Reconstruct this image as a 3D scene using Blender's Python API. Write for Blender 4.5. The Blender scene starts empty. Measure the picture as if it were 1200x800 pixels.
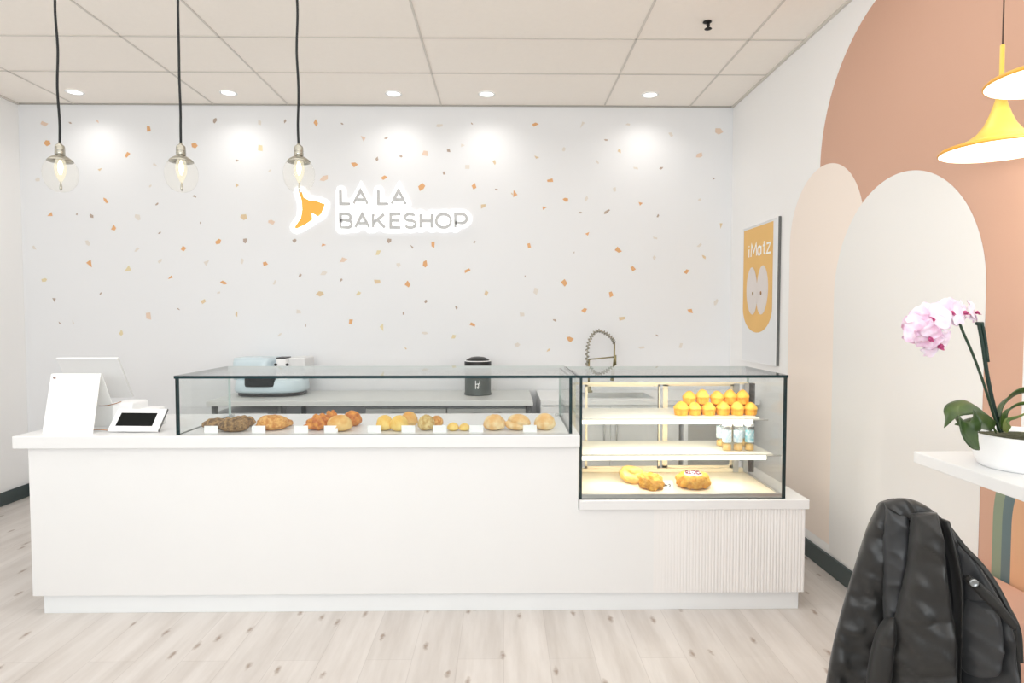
import bpy, bmesh, math, random
from mathutils import Vector, Matrix, noise

random.seed(7)
scn = bpy.context.scene
COL = scn.collection
PI = math.pi

# ------------------------------------------------------------------ camera
F = 740.0
CZ = 1.385
PS = math.atan(10 / F)
TH = math.atan(30 / F)
CAM = Vector((0, 0, CZ))
FW = Vector((math.sin(PS) * math.cos(TH), math.cos(PS) * math.cos(TH), -math.sin(TH)))
RT = Vector((math.cos(PS), -math.sin(PS), 0))
UP = RT.cross(FW)


def at(px, py, X=None, Y=None, Z=None):
    """point of the place seen at a spot of the photo, on a known plane"""
    r = FW + RT * ((px - 600) / F) + UP * ((400 - py) / F)
    if X is not None:
        t = X / r.x
    elif Y is not None:
        t = Y / r.y
    else:
        t = (Z - CZ) / r.z
    return CAM + r * t


def ax(px, Y):
    return at(px, 400, Y=Y).x


cd = bpy.data.cameras.new('camera')
cam = bpy.data.objects.new('camera', cd)
COL.objects.link(cam)
cd.sensor_width = 36
cd.lens = F / 1200 * 36
cd.clip_start = 0.02
M = Matrix((RT, UP, -FW)).transposed().to_4x4()
M.translation = CAM
cam.matrix_world = M
scn.camera = cam

# ------------------------------------------------------------------ materials


def lin(c):
    return tuple(((v / 255) / 12.92 if v / 255 <= 0.04045 else ((v / 255 + 0.055) / 1.055) ** 2.4) for v in c)


def nodes(name):
    m = bpy.data.materials.new(name)
    m.use_nodes = True
    nt = m.node_tree
    nt.nodes.clear()
    out = nt.nodes.new('ShaderNodeOutputMaterial')
    return m, nt, out


def mat(name, rgb, rough=0.5, metal=0.0, var=0.04, scale=6.0, bump=0.0, bscale=60.0, emit=0.0, ergb=None, stretch=None,
        rgb2=None, sheen=0.0, coat=0.0, sub=0.0, spec=0.5, trans=0.0):
    m, nt, out = nodes(name)
    b = nt.nodes.new('ShaderNodeBsdfPrincipled')
    nt.links.new(b.outputs[0], out.inputs[0])
    tc = nt.nodes.new('ShaderNodeTexCoord')
    mp = nt.nodes.new('ShaderNodeMapping')
    nt.links.new(tc.outputs['Object'], mp.inputs[0])
    if stretch:
        mp.inputs['Scale'].default_value = stretch
    n = nt.nodes.new('ShaderNodeTexNoise')
    n.inputs['Scale'].default_value = scale
    n.inputs['Detail'].default_value = 3
    nt.links.new(mp.outputs[0], n.inputs[0])
    r = nt.nodes.new('ShaderNodeValToRGB')
    c = lin(rgb)
    if rgb2:
        c2 = lin(rgb2)
        r.color_ramp.elements[0].position = 0.36
        r.color_ramp.elements[1].position = 0.64
        r.color_ramp.elements[0].color = (*c2, 1)
        r.color_ramp.elements[1].color = (*c, 1)
    else:
        r.color_ramp.elements[0].color = (*[max(0, v * (1 - var)) for v in c], 1)
        r.color_ramp.elements[1].color = (*[min(1, v * (1 + var)) for v in c], 1)
    nt.links.new(n.outputs[0], r.inputs[0])
    nt.links.new(r.outputs[0], b.inputs['Base Color'])
    b.inputs['Roughness'].default_value = rough
    b.inputs['Metallic'].default_value = metal
    b.inputs['Specular IOR Level'].default_value = spec
    if sheen:
        b.inputs['Sheen Weight'].default_value = sheen
        b.inputs['Sheen Roughness'].default_value = 0.4
    if coat:
        b.inputs['Coat Weight'].default_value = coat
    if sub:
        b.inputs['Subsurface Weight'].default_value = sub
        b.inputs['Subsurface Radius'].default_value = (0.02, 0.012, 0.008)
    if emit:
        b.inputs['Emission Strength'].default_value = emit
        b.inputs['Emission Color'].default_value = (*lin(ergb or rgb), 1)
    if bump:
        n2 = nt.nodes.new('ShaderNodeTexNoise')
        n2.inputs['Scale'].default_value = bscale
        n2.inputs['Detail'].default_value = 5
        nt.links.new(mp.outputs[0], n2.inputs[0])
        bp = nt.nodes.new('ShaderNodeBump')
        bp.inputs['Strength'].default_value = bump
        bp.inputs['Distance'].default_value = 0.01
        nt.links.new(n2.outputs[0], bp.inputs['Height'])
        nt.links.new(bp.outputs[0], b.inputs['Normal'])
    return m


def glass_mat(name, tint=(0.95, 0.98, 0.97), ior=1.5, refl=1.0, milk=0.0, milkc=(0.95, 0.95, 0.95), glow=0.0):
    """thin pane: clear transmission, Fresnel reflection, a little haze"""
    m, nt, out = nodes(name)
    tr = nt.nodes.new('ShaderNodeBsdfTransparent')
    tr.inputs[0].default_value = (*tint, 1)
    gl = nt.nodes.new('ShaderNodeBsdfGlossy')
    gl.inputs['Roughness'].default_value = 0.01
    fr = nt.nodes.new('ShaderNodeFresnel')
    ge = nt.nodes.new('ShaderNodeNewGeometry')
    io = nt.nodes.new('ShaderNodeMapRange')
    io.inputs['To Min'].default_value = ior
    io.inputs['To Max'].default_value = 1.0 / ior
    nt.links.new(ge.outputs['Backfacing'], io.inputs['Value'])
    nt.links.new(io.outputs[0], fr.inputs[0])
    mu = nt.nodes.new('ShaderNodeMath')
    mu.operation = 'MULTIPLY'
    mu.inputs[1].default_value = refl
    nt.links.new(fr.outputs[0], mu.inputs[0])
    mx = nt.nodes.new('ShaderNodeMixShader')
    nt.links.new(mu.outputs[0], mx.inputs[0])
    nt.links.new(tr.outputs[0], mx.inputs[1])
    nt.links.new(gl.outputs[0], mx.inputs[2])
    last = mx
    n = nt.nodes.new('ShaderNodeTexNoise')
    n.inputs['Scale'].default_value = 3
    ad = nt.nodes.new('ShaderNodeMath')
    ad.operation = 'MULTIPLY'
    ad.inputs[1].default_value = 2 * milk
    nt.links.new(n.outputs[0], ad.inputs[0])
    df = nt.nodes.new('ShaderNodeEmission' if glow else 'ShaderNodeBsdfDiffuse')
    df.inputs[0].default_value = (*milkc, 1)
    if glow:
        df.inputs[1].default_value = glow
    mx2 = nt.nodes.new('ShaderNodeMixShader')
    nt.links.new(ad.outputs[0], mx2.inputs[0])
    nt.links.new(mx.outputs[0], mx2.inputs[1])
    nt.links.new(df.outputs[0], mx2.inputs[2])
    nt.links.new(mx2.outputs[0], out.inputs[0])
    return m


def floor_mat():
    m, nt, out = nodes('pale oak planks')
    L = nt.links.new
    b = nt.nodes.new('ShaderNodeBsdfPrincipled')
    L(b.outputs[0], out.inputs[0])
    tc = nt.nodes.new('ShaderNodeTexCoord')
    mp = nt.nodes.new('ShaderNodeMapping')
    mp.inputs['Rotation'].default_value = (0, 0, PI / 2)
    L(tc.outputs['Object'], mp.inputs[0])
    br = nt.nodes.new('ShaderNodeTexBrick')
    br.offset = 0.37
    br.inputs['Color1'].default_value = (*lin((216, 210, 205)), 1)
    br.inputs['Color2'].default_value = (*lin((209, 203, 198)), 1)
    br.inputs['Mortar'].default_value = (*lin((198, 191, 186)), 1)
    br.inputs['Scale'].default_value = 1
    br.inputs['Mortar Size'].default_value = 0.0016
    br.inputs['Mortar Smooth'].default_value = 0.3
    br.inputs['Brick Width'].default_value = 1.25
    br.inputs['Row Height'].default_value = 0.185
    L(mp.outputs[0], br.inputs[0])
    # broad grain along the plank
    mg = nt.nodes.new('ShaderNodeMapping')
    mg.inputs['Scale'].default_value = (9, 0.9, 1)
    L(tc.outputs['Object'], mg.inputs[0])
    ng = nt.nodes.new('ShaderNodeTexNoise')
    ng.inputs['Scale'].default_value = 1.3
    ng.inputs['Detail'].default_value = 6
    ng.inputs['Roughness'].default_value = 0.6
    L(mg.outputs[0], ng.inputs[0])
    rg = nt.nodes.new('ShaderNodeValToRGB')
    rg.color_ramp.elements[0].position = 0.3
    rg.color_ramp.elements[0].color = (0.80, 0.775, 0.755, 1)
    rg.color_ramp.elements[1].position = 0.62
    rg.color_ramp.elements[1].color = (1.0, 1.0, 1.0, 1)
    L(ng.outputs[0], rg.inputs[0])
    m1 = nt.nodes.new('ShaderNodeMixRGB')
    m1.blend_type = 'MULTIPLY'
    m1.inputs[0].default_value = 1.0
    L(br.outputs[0], m1.inputs[1])
    L(rg.outputs[0], m1.inputs[2])
    # knots: stretched voronoi cells
    mk = nt.nodes.new('ShaderNodeMapping')
    mk.inputs['Scale'].default_value = (8.2, 2.9, 1)
    L(tc.outputs['Object'], mk.inputs[0])
    nw = nt.nodes.new('ShaderNodeTexNoise')
    nw.inputs['Scale'].default_value = 14
    L(tc.outputs['Object'], nw.inputs[0])
    mv = nt.nodes.new('ShaderNodeMixRGB')
    mv.inputs[0].default_value = 0.09
    L(mk.outputs[0], mv.inputs[1])
    L(nw.outputs['Color'], mv.inputs[2])
    vo = nt.nodes.new('ShaderNodeTexVoronoi')
    vo.voronoi_dimensions = '2D'
    vo.inputs['Scale'].default_value = 1.0
    L(mv.outputs[0], vo.inputs[0])
    rk = nt.nodes.new('ShaderNodeValToRGB')
    rk.color_ramp.elements[0].position = 0.03
    rk.color_ramp.elements[0].color = (0.46, 0.36, 0.29, 1)
    rk.color_ramp.elements[1].position = 0.115
    rk.color_ramp.elements[1].color = (1, 1, 1, 1)
    nb = nt.nodes.new('ShaderNodeTexNoise')
    nb.inputs['Scale'].default_value = 3.1
    L(tc.outputs['Object'], nb.inputs[0])
    sb = nt.nodes.new('ShaderNodeMapRange')
    sb.inputs['From Min'].default_value = 0.475
    sb.inputs['From Max'].default_value = 0.40
    sb.inputs['To Min'].default_value = 0.0
    sb.inputs['To Max'].default_value = 0.16
    L(nb.outputs[0], sb.inputs['Value'])
    nf = nt.nodes.new('ShaderNodeTexNoise')
    nf.inputs['Scale'].default_value = 60
    L(tc.outputs['Object'], nf.inputs[0])
    fm = nt.nodes.new('ShaderNodeMath')
    fm.operation = 'MULTIPLY_ADD'
    fm.inputs[1].default_value = 0.12
    L(nf.outputs[0], fm.inputs[0])
    L(vo.outputs['Distance'], fm.inputs[2])
    f2 = nt.nodes.new('ShaderNodeMath')
    f2.operation = 'ADD'
    L(fm.outputs[0], f2.inputs[0])
    L(sb.outputs[0], f2.inputs[1])
    f3 = nt.nodes.new('ShaderNodeMath')
    f3.operation = 'SUBTRACT'
    f3.inputs[1].default_value = 0.05
    L(f2.outputs[0], f3.inputs[0])
    L(f3.outputs[0], rk.inputs[0])
    m2 = nt.nodes.new('ShaderNodeMixRGB')
    m2.blend_type = 'MULTIPLY'
    m2.inputs[0].default_value = 0.85
    L(m1.outputs[0], m2.inputs[1])
    L(rk.outputs[0], m2.inputs[2])
    L(m2.outputs[0], b.inputs['Base Color'])
    b.inputs['Roughness'].default_value = 0.42
    return m


W = {}
W['wall'] = mat('white wall paint', (237, 238, 240), 0.7, var=0.012, scale=1.5, bump=0.02, bscale=180)
W['walls'] = mat('white side wall paint', (248, 247, 246), 0.7, var=0.012, scale=1.5, bump=0.02, bscale=180)
W['ceil'] = mat('ceiling tile', (250, 243, 235), 0.85, var=0.02, scale=40, bump=0.05, bscale=120)
W['grid'] = mat('ceiling grid metal', (214, 208, 200), 0.5)
W['gridd'] = mat('ceiling edge trim metal', (172, 168, 162), 0.5)
W['floor'] = floor_mat()
W['base'] = mat('charcoal rubber baseboard', (72, 82, 82), 0.6)
W['terra'] = mat('terracotta mural paint', (210, 168, 146), 0.75, var=0.03, scale=1.2)
W['blush'] = mat('blush mural paint', (248, 235, 224), 0.75, var=0.02, scale=1.2)
W['ivory'] = mat('ivory mural paint', (239, 237, 234), 0.75, var=0.012, scale=1.2)
W['green'] = mat('sage mural paint', (142, 156, 134), 0.75)
W['teal'] = mat('slate teal mural paint', (104, 124, 128), 0.75)
W['orange'] = mat('apricot mural paint', (226, 178, 140), 0.75)
W['white'] = mat('white laminate', (234, 234, 234), 0.35, var=0.008)
W['kick'] = mat('cool white toe kick', (240, 243, 245), 0.4, var=0.01)
W['flute'] = mat('white fluted wood', (238, 236, 235), 0.5, var=0.02, scale=30, stretch=(1, 1, 0.1))
W['gedge'] = mat('dark green glass edge', (4, 44, 48), 0.25, var=0.25, scale=3)
W['glass'] = glass_mat('clear case glass', (0.98, 0.99, 0.988), refl=0.7, milk=0.012)
W['gtop'] = glass_mat('clear lid glass', (0.985, 0.995, 0.993), milk=0.04)
W['gedl'] = mat('pale polished glass edge', (196, 214, 210), 0.2)
W['shelfg'] = mat('frosted shelf glass', (232, 228, 214), 0.25, var=0.02)
W['strip'] = mat('shelf light strip', (255, 250, 238), 0.4, emit=2.2, ergb=(255, 247, 230))
W['deck'] = mat('cream deck', (248, 238, 214), 0.4, var=0.02)
W['cream'] = mat('cream frame', (240, 226, 196), 0.4, var=0.03)
W['steel'] = mat('brushed steel', (196, 196, 194), 0.32, 0.85, var=0.1, scale=8, stretch=(0.4, 6, 6))
W['steeld'] = mat('dark steel', (120, 122, 122), 0.3, 0.8, var=0.1, scale=8)
W['stlight'] = mat('satin steel', (214, 215, 212), 0.45, 0.35, var=0.04, scale=8, stretch=(0.4, 6, 6))
W['frid'] = mat('grey refrigerator door', (182, 182, 178), 0.35, 0.5, var=0.12, scale=3)
W['fdark'] = mat('dark refrigerator grille', (110, 112, 108), 0.5, 0.4, var=0.35, scale=30)
W['black'] = mat('black plastic', (22, 23, 23), 0.35, var=0.1)
W['blackm'] = mat('matte black', (16, 16, 17), 0.6, var=0.1)
W['screen'] = mat('black screen', (14, 17, 16), 0.5, var=0.1, spec=0.15)
W['wplast'] = mat('white plastic', (248, 248, 248), 0.35, var=0.01)
W['offw'] = mat('pale grey plastic', (226, 226, 226), 0.45, var=0.02)
W['paper'] = mat('white card', (252, 252, 250), 0.6, var=0.01)
W['gold'] = mat('copper trim', (176, 126, 84), 0.35, 0.6, var=0.1)
W['yellow'] = mat('marigold lacquer', (248, 206, 92), 0.35, var=0.03, coat=0.2)
W['yrim'] = mat('amber rim lacquer', (232, 168, 60), 0.4, var=0.05)
W['lampin'] = mat('glowing white lamp interior', (255, 252, 246), 0.5, emit=0.4, ergb=(255, 250, 240))
W['cord'] = mat('black fabric cord', (20, 22, 24), 0.7, bump=0.3, bscale=300)
W['cordb'] = mat('brown cord', (84, 66, 60), 0.7)
W['nickel'] = mat('brushed nickel', (176, 172, 160), 0.25, 0.9, var=0.12, scale=30)
W['globe'] = glass_mat('clear globe glass with painted glow', (0.985, 0.98, 0.965), ior=1.18, milk=0.10, milkc=(1, 0.965, 0.88), glow=1.0)  # clear glass given a cream emission that imitates the bulb's glow
W['bulb'] = mat('glowing bulb', (255, 236, 190), 0.3, emit=9, ergb=(255, 236, 190))
W['bulbg'] = glass_mat('bulb envelope glass', (1, 0.97, 0.88), ior=1.25, milk=0.28, milkc=(1, 0.93, 0.74), glow=1.25)
W['led'] = mat('downlight lens', (255, 255, 250), 0.5, emit=3.0)
W['leaf'] = mat('marigold sign acrylic', (244, 182, 72), 0.4, var=0.04, scale=12, emit=0.12)
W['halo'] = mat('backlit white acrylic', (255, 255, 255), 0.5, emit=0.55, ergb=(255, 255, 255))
W['letter'] = mat('grey sign letters', (196, 196, 196), 0.4, var=0.04)
W['poster'] = mat('golden poster print', (236, 190, 116), 0.6, var=0.05, scale=7)
W['porc'] = mat('poster biscuit print', (228, 220, 216), 0.6)
W['canis'] = mat('charcoal canister', (70, 78, 74), 0.4, 0.2, var=0.06)
W['blue'] = mat('pale blue enamel', (208, 225, 232), 0.3, var=0.04, coat=0.3)
W['brass'] = mat('brushed faucet metal', (160, 152, 116), 0.22, 0.9, var=0.2, scale=30)
W['pot'] = mat('glazed white ceramic', (250, 250, 250), 0.3, var=0.006)
W['soil'] = mat('bark and moss', (70, 72, 50), 0.9, var=0.5, scale=60, bump=1.0)
W['leafg'] = mat('glossy orchid leaf', (76, 100, 44), 0.32, rgb2=(34, 58, 26), scale=9, var=0.2, stretch=(1, 1, 1))
W['leafy'] = mat('yellow green orchid leaf', (148, 158, 84), 0.4, rgb2=(92, 116, 60), scale=9)
W['stem'] = mat('dark orchid stem', (40, 62, 44), 0.5, var=0.2, scale=20)
W['stake'] = mat('dark green stake', (24, 48, 40), 0.5, var=0.2, scale=20)
W['petal'] = mat('pale pink petal', (248, 238, 246), 0.6, rgb2=(236, 208, 228), scale=26, sub=0.2)
W['petal2'] = mat('veined pink petal', (244, 228, 240), 0.6, rgb2=(222, 176, 204), scale=40, sub=0.2)
W['lip'] = mat('magenta orchid lip', (206, 92, 146), 0.5, rgb2=(178, 58, 112), scale=40)
W['jack'] = mat('charcoal nylon', (33, 32, 31), 0.42, var=0.1, scale=4, bump=0.12, bscale=26, sheen=0.12)
W['jack2'] = mat('slate nylon lining', (43, 44, 46), 0.46, var=0.1, scale=4, bump=0.08, bscale=26, sheen=0.1)
W['jackd'] = mat('black nylon trim', (26, 26, 25), 0.5, var=0.1)
W['snap'] = mat('pewter snap', (150, 152, 152), 0.3, 0.8)
W['bench'] = mat('salmon upholstery', (232, 182, 158), 0.7, var=0.03, bump=0.1, bscale=200)
W['wood'] = mat('pale wood chair', (206, 180, 148), 0.5, var=0.12, scale=8, stretch=(1, 1, 8))
W['bdark'] = mat('dark seeded crust', (188, 150, 98), 0.75, rgb2=(112, 84, 54), scale=60, bump=1.0, bscale=150)
W['bgold'] = mat('golden flaky crust', (240, 190, 112), 0.6, rgb2=(206, 132, 52), scale=60, bump=0.8, bscale=100)
W['borange'] = mat('deep golden twist crust', (230, 156, 62), 0.5, rgb2=(192, 104, 32), scale=50, bump=0.6, bscale=80)
W['bbun'] = mat('golden bun crust', (240, 204, 132), 0.6, rgb2=(226, 164, 80), scale=18, bump=0.25, bscale=80)
W['byell'] = mat('yellow bun crust', (246, 218, 132), 0.6, rgb2=(238, 192, 90), scale=16, bump=0.3, bscale=60)
W['bsugar'] = mat('sugared bun crust', (236, 214, 150), 0.75, rgb2=(206, 164, 90), scale=60, bump=0.8, bscale=150)
W['bpale'] = mat('pale flour dusted crust', (242, 220, 170), 0.7, rgb2=(230, 180, 112), scale=22, bump=0.2, bscale=60)
W['cake'] = mat('orange sponge top', (246, 192, 84), 0.65, rgb2=(236, 168, 52), scale=20, bump=0.3, bscale=120)
W['cakeb'] = mat('orange sponge side', (240, 176, 60), 0.65, rgb2=(218, 142, 36), scale=30, bump=0.3, bscale=120)
W['donut'] = mat('golden fried dough', (232, 180, 76), 0.6, rgb2=(204, 140, 40), scale=50, bump=0.8, bscale=160)
W['donutp'] = mat('pale glazed dough', (240, 206, 130), 0.45, rgb2=(224, 176, 90), scale=22, bump=0.4, bscale=90)
W['icing'] = mat('pink icing', (240, 204, 220), 0.5, var=0.04)
W['sprink'] = mat('dark sprinkles', (96, 48, 66), 0.5, var=0.3)
W['jar'] = glass_mat('clear jar plastic', (0.96, 0.97, 0.97), ior=1.3, milk=0.06)
W['jarl'] = mat('jar print', (238, 244, 248), 0.5, rgb2=(178, 208, 226), scale=70)
W['jarb'] = mat('blue jar print', (120, 190, 204), 0.5, rgb2=(226, 236, 240), scale=60)
W['jarf'] = mat('amber filling', (244, 186, 84), 0.4, rgb2=(250, 214, 140), scale=50)
CH = {'O': mat('orange chip', (228, 176, 124), 0.7), 'T': mat('tan chip', (224, 202, 166), 0.7),
      'P': mat('pale chip', (228, 222, 214), 0.7), 'S': mat('brown chip', (186, 168, 154), 0.7),
      'Y': mat('straw chip', (230, 216, 176), 0.7), 'K': mat('peach chip', (232, 208, 188), 0.7)}

# ------------------------------------------------------------------ mesh helpers
ORG = {}


class MB:
    def __init__(self):
        self.bm = bmesh.new()

    def add(self, verts, faces, mi=0, smooth=False):
        vs = [self.bm.verts.new(v) for v in verts]
        out = []
        for f in faces:
            try:
                fc = self.bm.faces.new([vs[i] for i in f])
                fc.material_index = mi
                fc.smooth = smooth
                out.append(fc)
            except ValueError:
                pass
        return vs, out

    def box(self, x0, x1, y0, y1, z0, z1, mi=0, bev=0.0, xf=None, seg=2):
        t = bmesh.new()
        bmesh.ops.create_cube(t, size=1)
        for v in t.verts:
            v.co = Vector(((x0 + x1) / 2 + v.co.x * (x1 - x0), (y0 + y1) / 2 + v.co.y * (y1 - y0), (z0 + z1) / 2 + v.co.z * (z1 - z0)))
        if bev:
            bmesh.ops.bevel(t, geom=list(t.edges), offset=bev, segments=seg, affect='EDGES', profile=0.5)
        self.merge(t, mi, xf, smooth=False)

    def merge(self, t, mi=0, xf=None, smooth=False):
        t.verts.index_update()
        vs = [self.bm.verts.new(xf @ v.co if xf else v.co) for v in t.verts]
        for f in t.faces:
            fc = self.bm.faces.new([vs[v.index] for v in f.verts])
            fc.material_index = mi
            fc.smooth = smooth or f.smooth
        t.free()

    def lathe(self, prof, c, seg=32, mi=0, smooth=True, xf=None, cap=True):
        c = Vector(c)
        vs = []
        for r, z in prof:
            for k in range(seg):
                a = 2 * PI * k / seg
                v = Vector((r * math.cos(a), r * math.sin(a), z))
                vs.append((xf @ v if xf else v) + c)
        fs = []
        for i in range(len(prof) - 1):
            for k in range(seg):
                fs.append((i * seg + k, i * seg + (k + 1) % seg, (i + 1) * seg + (k + 1) % seg, (i + 1) * seg + k))
        if cap:
            fs.append(tuple(range(seg - 1, -1, -1)))
            n = (len(prof) - 1) * seg
            fs.append(tuple(range(n, n + seg)))
        return self.add(vs, fs, mi, smooth)

    def tube(self, pts, rad, seg=10, mi=0, smooth=True, cap=True, flat=None):
        pts = [Vector(p) for p in pts]
        n = len(pts)
        rads = rad if isinstance(rad, (list, tuple)) else [rad] * n
        up = Vector((0, 0, 1))
        d0 = (pts[1] - pts[0]).normalized()
        if abs(d0.z) > 0.9:
            up = Vector((0, 1, 0))
        u = d0.cross(up).normalized()
        vs = []
        for i in range(n):
            d = (pts[min(i + 1, n - 1)] - pts[max(i - 1, 0)]).normalized()
            u = (u - d * u.dot(d)).normalized()
            w = d.cross(u)
            for k in range(seg):
                a = 2 * PI * k / seg
                vs.append(pts[i] + (u * math.cos(a) + w * math.sin(a)) * rads[i])
        fs = []
        for i in range(n - 1):
            for k in range(seg):
                fs.append((i * seg + k, i * seg + (k + 1) % seg, (i + 1) * seg + (k + 1) % seg, (i + 1) * seg + k))
        if cap:
            fs.append(tuple(range(seg - 1, -1, -1)))
            fs.append(tuple(range((n - 1) * seg, n * seg)))
        return self.add(vs, fs, mi, smooth)

    def prism(self, poly, axis_from, axis_to, mi=0, mi_side=None):
        """extrude polygon (list of Vector) by vector difference"""
        d = Vector(axis_to) - Vector(axis_from)
        n = len(poly)
        vs = [Vector(p) for p in poly] + [Vector(p) + d for p in poly]
        fs = [tuple(range(n)), tuple(range(2 * n - 1, n - 1, -1))]
        self.add(vs, fs, mi)
        self.add(vs, [(i, i + n, (i + 1) % n + n, (i + 1) % n) for i in range(n)], mi if mi_side is None else mi_side)

    def build(self, name, mats, parent=None, loc=None, weld=True):
        bm = self.bm
        if weld:
            bmesh.ops.remove_doubles(bm, verts=list(bm.verts), dist=1e-6)
        bmesh.ops.recalc_face_normals(bm, faces=list(bm.faces))
        if parent is not None:
            o0 = ORG[parent.name]
        else:
            o0 = Vector(loc) if loc is not None else Vector((0, 0, 0))
        for v in bm.verts:
            v.co -= o0
        me = bpy.data.meshes.new(name)
        bm.to_mesh(me)
        bm.free()
        for m in (mats if isinstance(mats, (list, tuple)) else [mats]):
            me.materials.append(m)
        o = bpy.data.objects.new(name, me)
        COL.objects.link(o)
        if parent is not None:
            o.parent = parent
        else:
            o.location = o0
        ORG[o.name] = o0
        return o


def tag(o, label, cat, group=None, kind=None):
    if label:
        o['label'] = label
    if cat:
        o['category'] = cat
    if group:
        o['group'] = group
    if kind:
        o['kind'] = kind
    return o


def thing(name, label, cat, loc, group=None):
    o = bpy.data.objects.new(name, None)
    o.empty_display_size = 0.05
    COL.objects.link(o)
    o.location = loc
    ORG[o.name] = Vector(loc)
    return tag(o, label, cat, group)


def struct(name, mb, mats):
    o = mb.build(name, mats)
    o['kind'] = 'structure'
    return o


def dup(root, loc, rotz=0.0, label=None, scale=None, parent=None):
    c = root.copy()
    COL.objects.link(c)
    if parent is None:
        c.location = loc
        c.rotation_euler = (0, 0, rotz)
        if scale:
            c.scale = scale
        if label:
            c['label'] = label
        ORG[c.name] = Vector(loc)
    else:
        c.parent = parent
    for ch in list(root.children):
        dup(ch, None, parent=c)
    return c


def cat_rom(pts, n):
    pts = [Vector(p) for p in pts]
    P = [pts[0] * 2 - pts[1]] + pts + [pts[-1] * 2 - pts[-2]]
    out = []
    m = len(pts) - 1
    for i in range(n + 1):
        t = i / n * m
        k = min(int(t), m - 1)
        f = t - k
        a, b, c, d = P[k], P[k + 1], P[k + 2], P[k + 3]
        out.append(0.5 * (2 * b + (c - a) * f + (2 * a - 5 * b + 4 * c - d) * f * f + (3 * b - a - 3 * c + d) * f ** 3))
    return out


# ------------------------------------------------------------------ room
XL, XR, YB, YF, ZC = -3.66, 1.76, 4.88, -1.6, 2.985

mb = MB()
mb.add([(XL, YF, 0), (XR, YF, 0), (XR, YB, 0), (XL, YB, 0)], [(0, 1, 2, 3)])
struct('floor', mb, W['floor'])

mb = MB()
mb.add([(XL, YF, ZC), (XR, YF, ZC), (XR, YB, ZC), (XL, YB, ZC)], [(0, 1, 2, 3)])
for x in (-3.24, -2.19, -1.63, -0.473, 0.77, 1.424):
    mb.box(x - 0.006, x + 0.006, YF, YB, ZC - 0.004, ZC - 0.0005, 1)
for y in (4.24, 3.71, 3.1, 2.49, 1.88, 1.27):
    mb.box(XL, XR, y - 0.006, y + 0.006, ZC - 0.004, ZC - 0.0005, 1)
struct('ceiling', mb, [W['ceil'], W['grid']])

mb = MB()
mb.box(XL, XR, YB - 0.012, YB, ZC - 0.009, ZC, 0)
mb.box(XL, XL + 0.016, YF, YB, ZC - 0.012, ZC, 1)
mb.box(XR - 0.016, XR, YF, YB, ZC - 0.012, ZC, 1)
struct('trim_1', mb, [W['gridd'], W['grid']])

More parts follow.
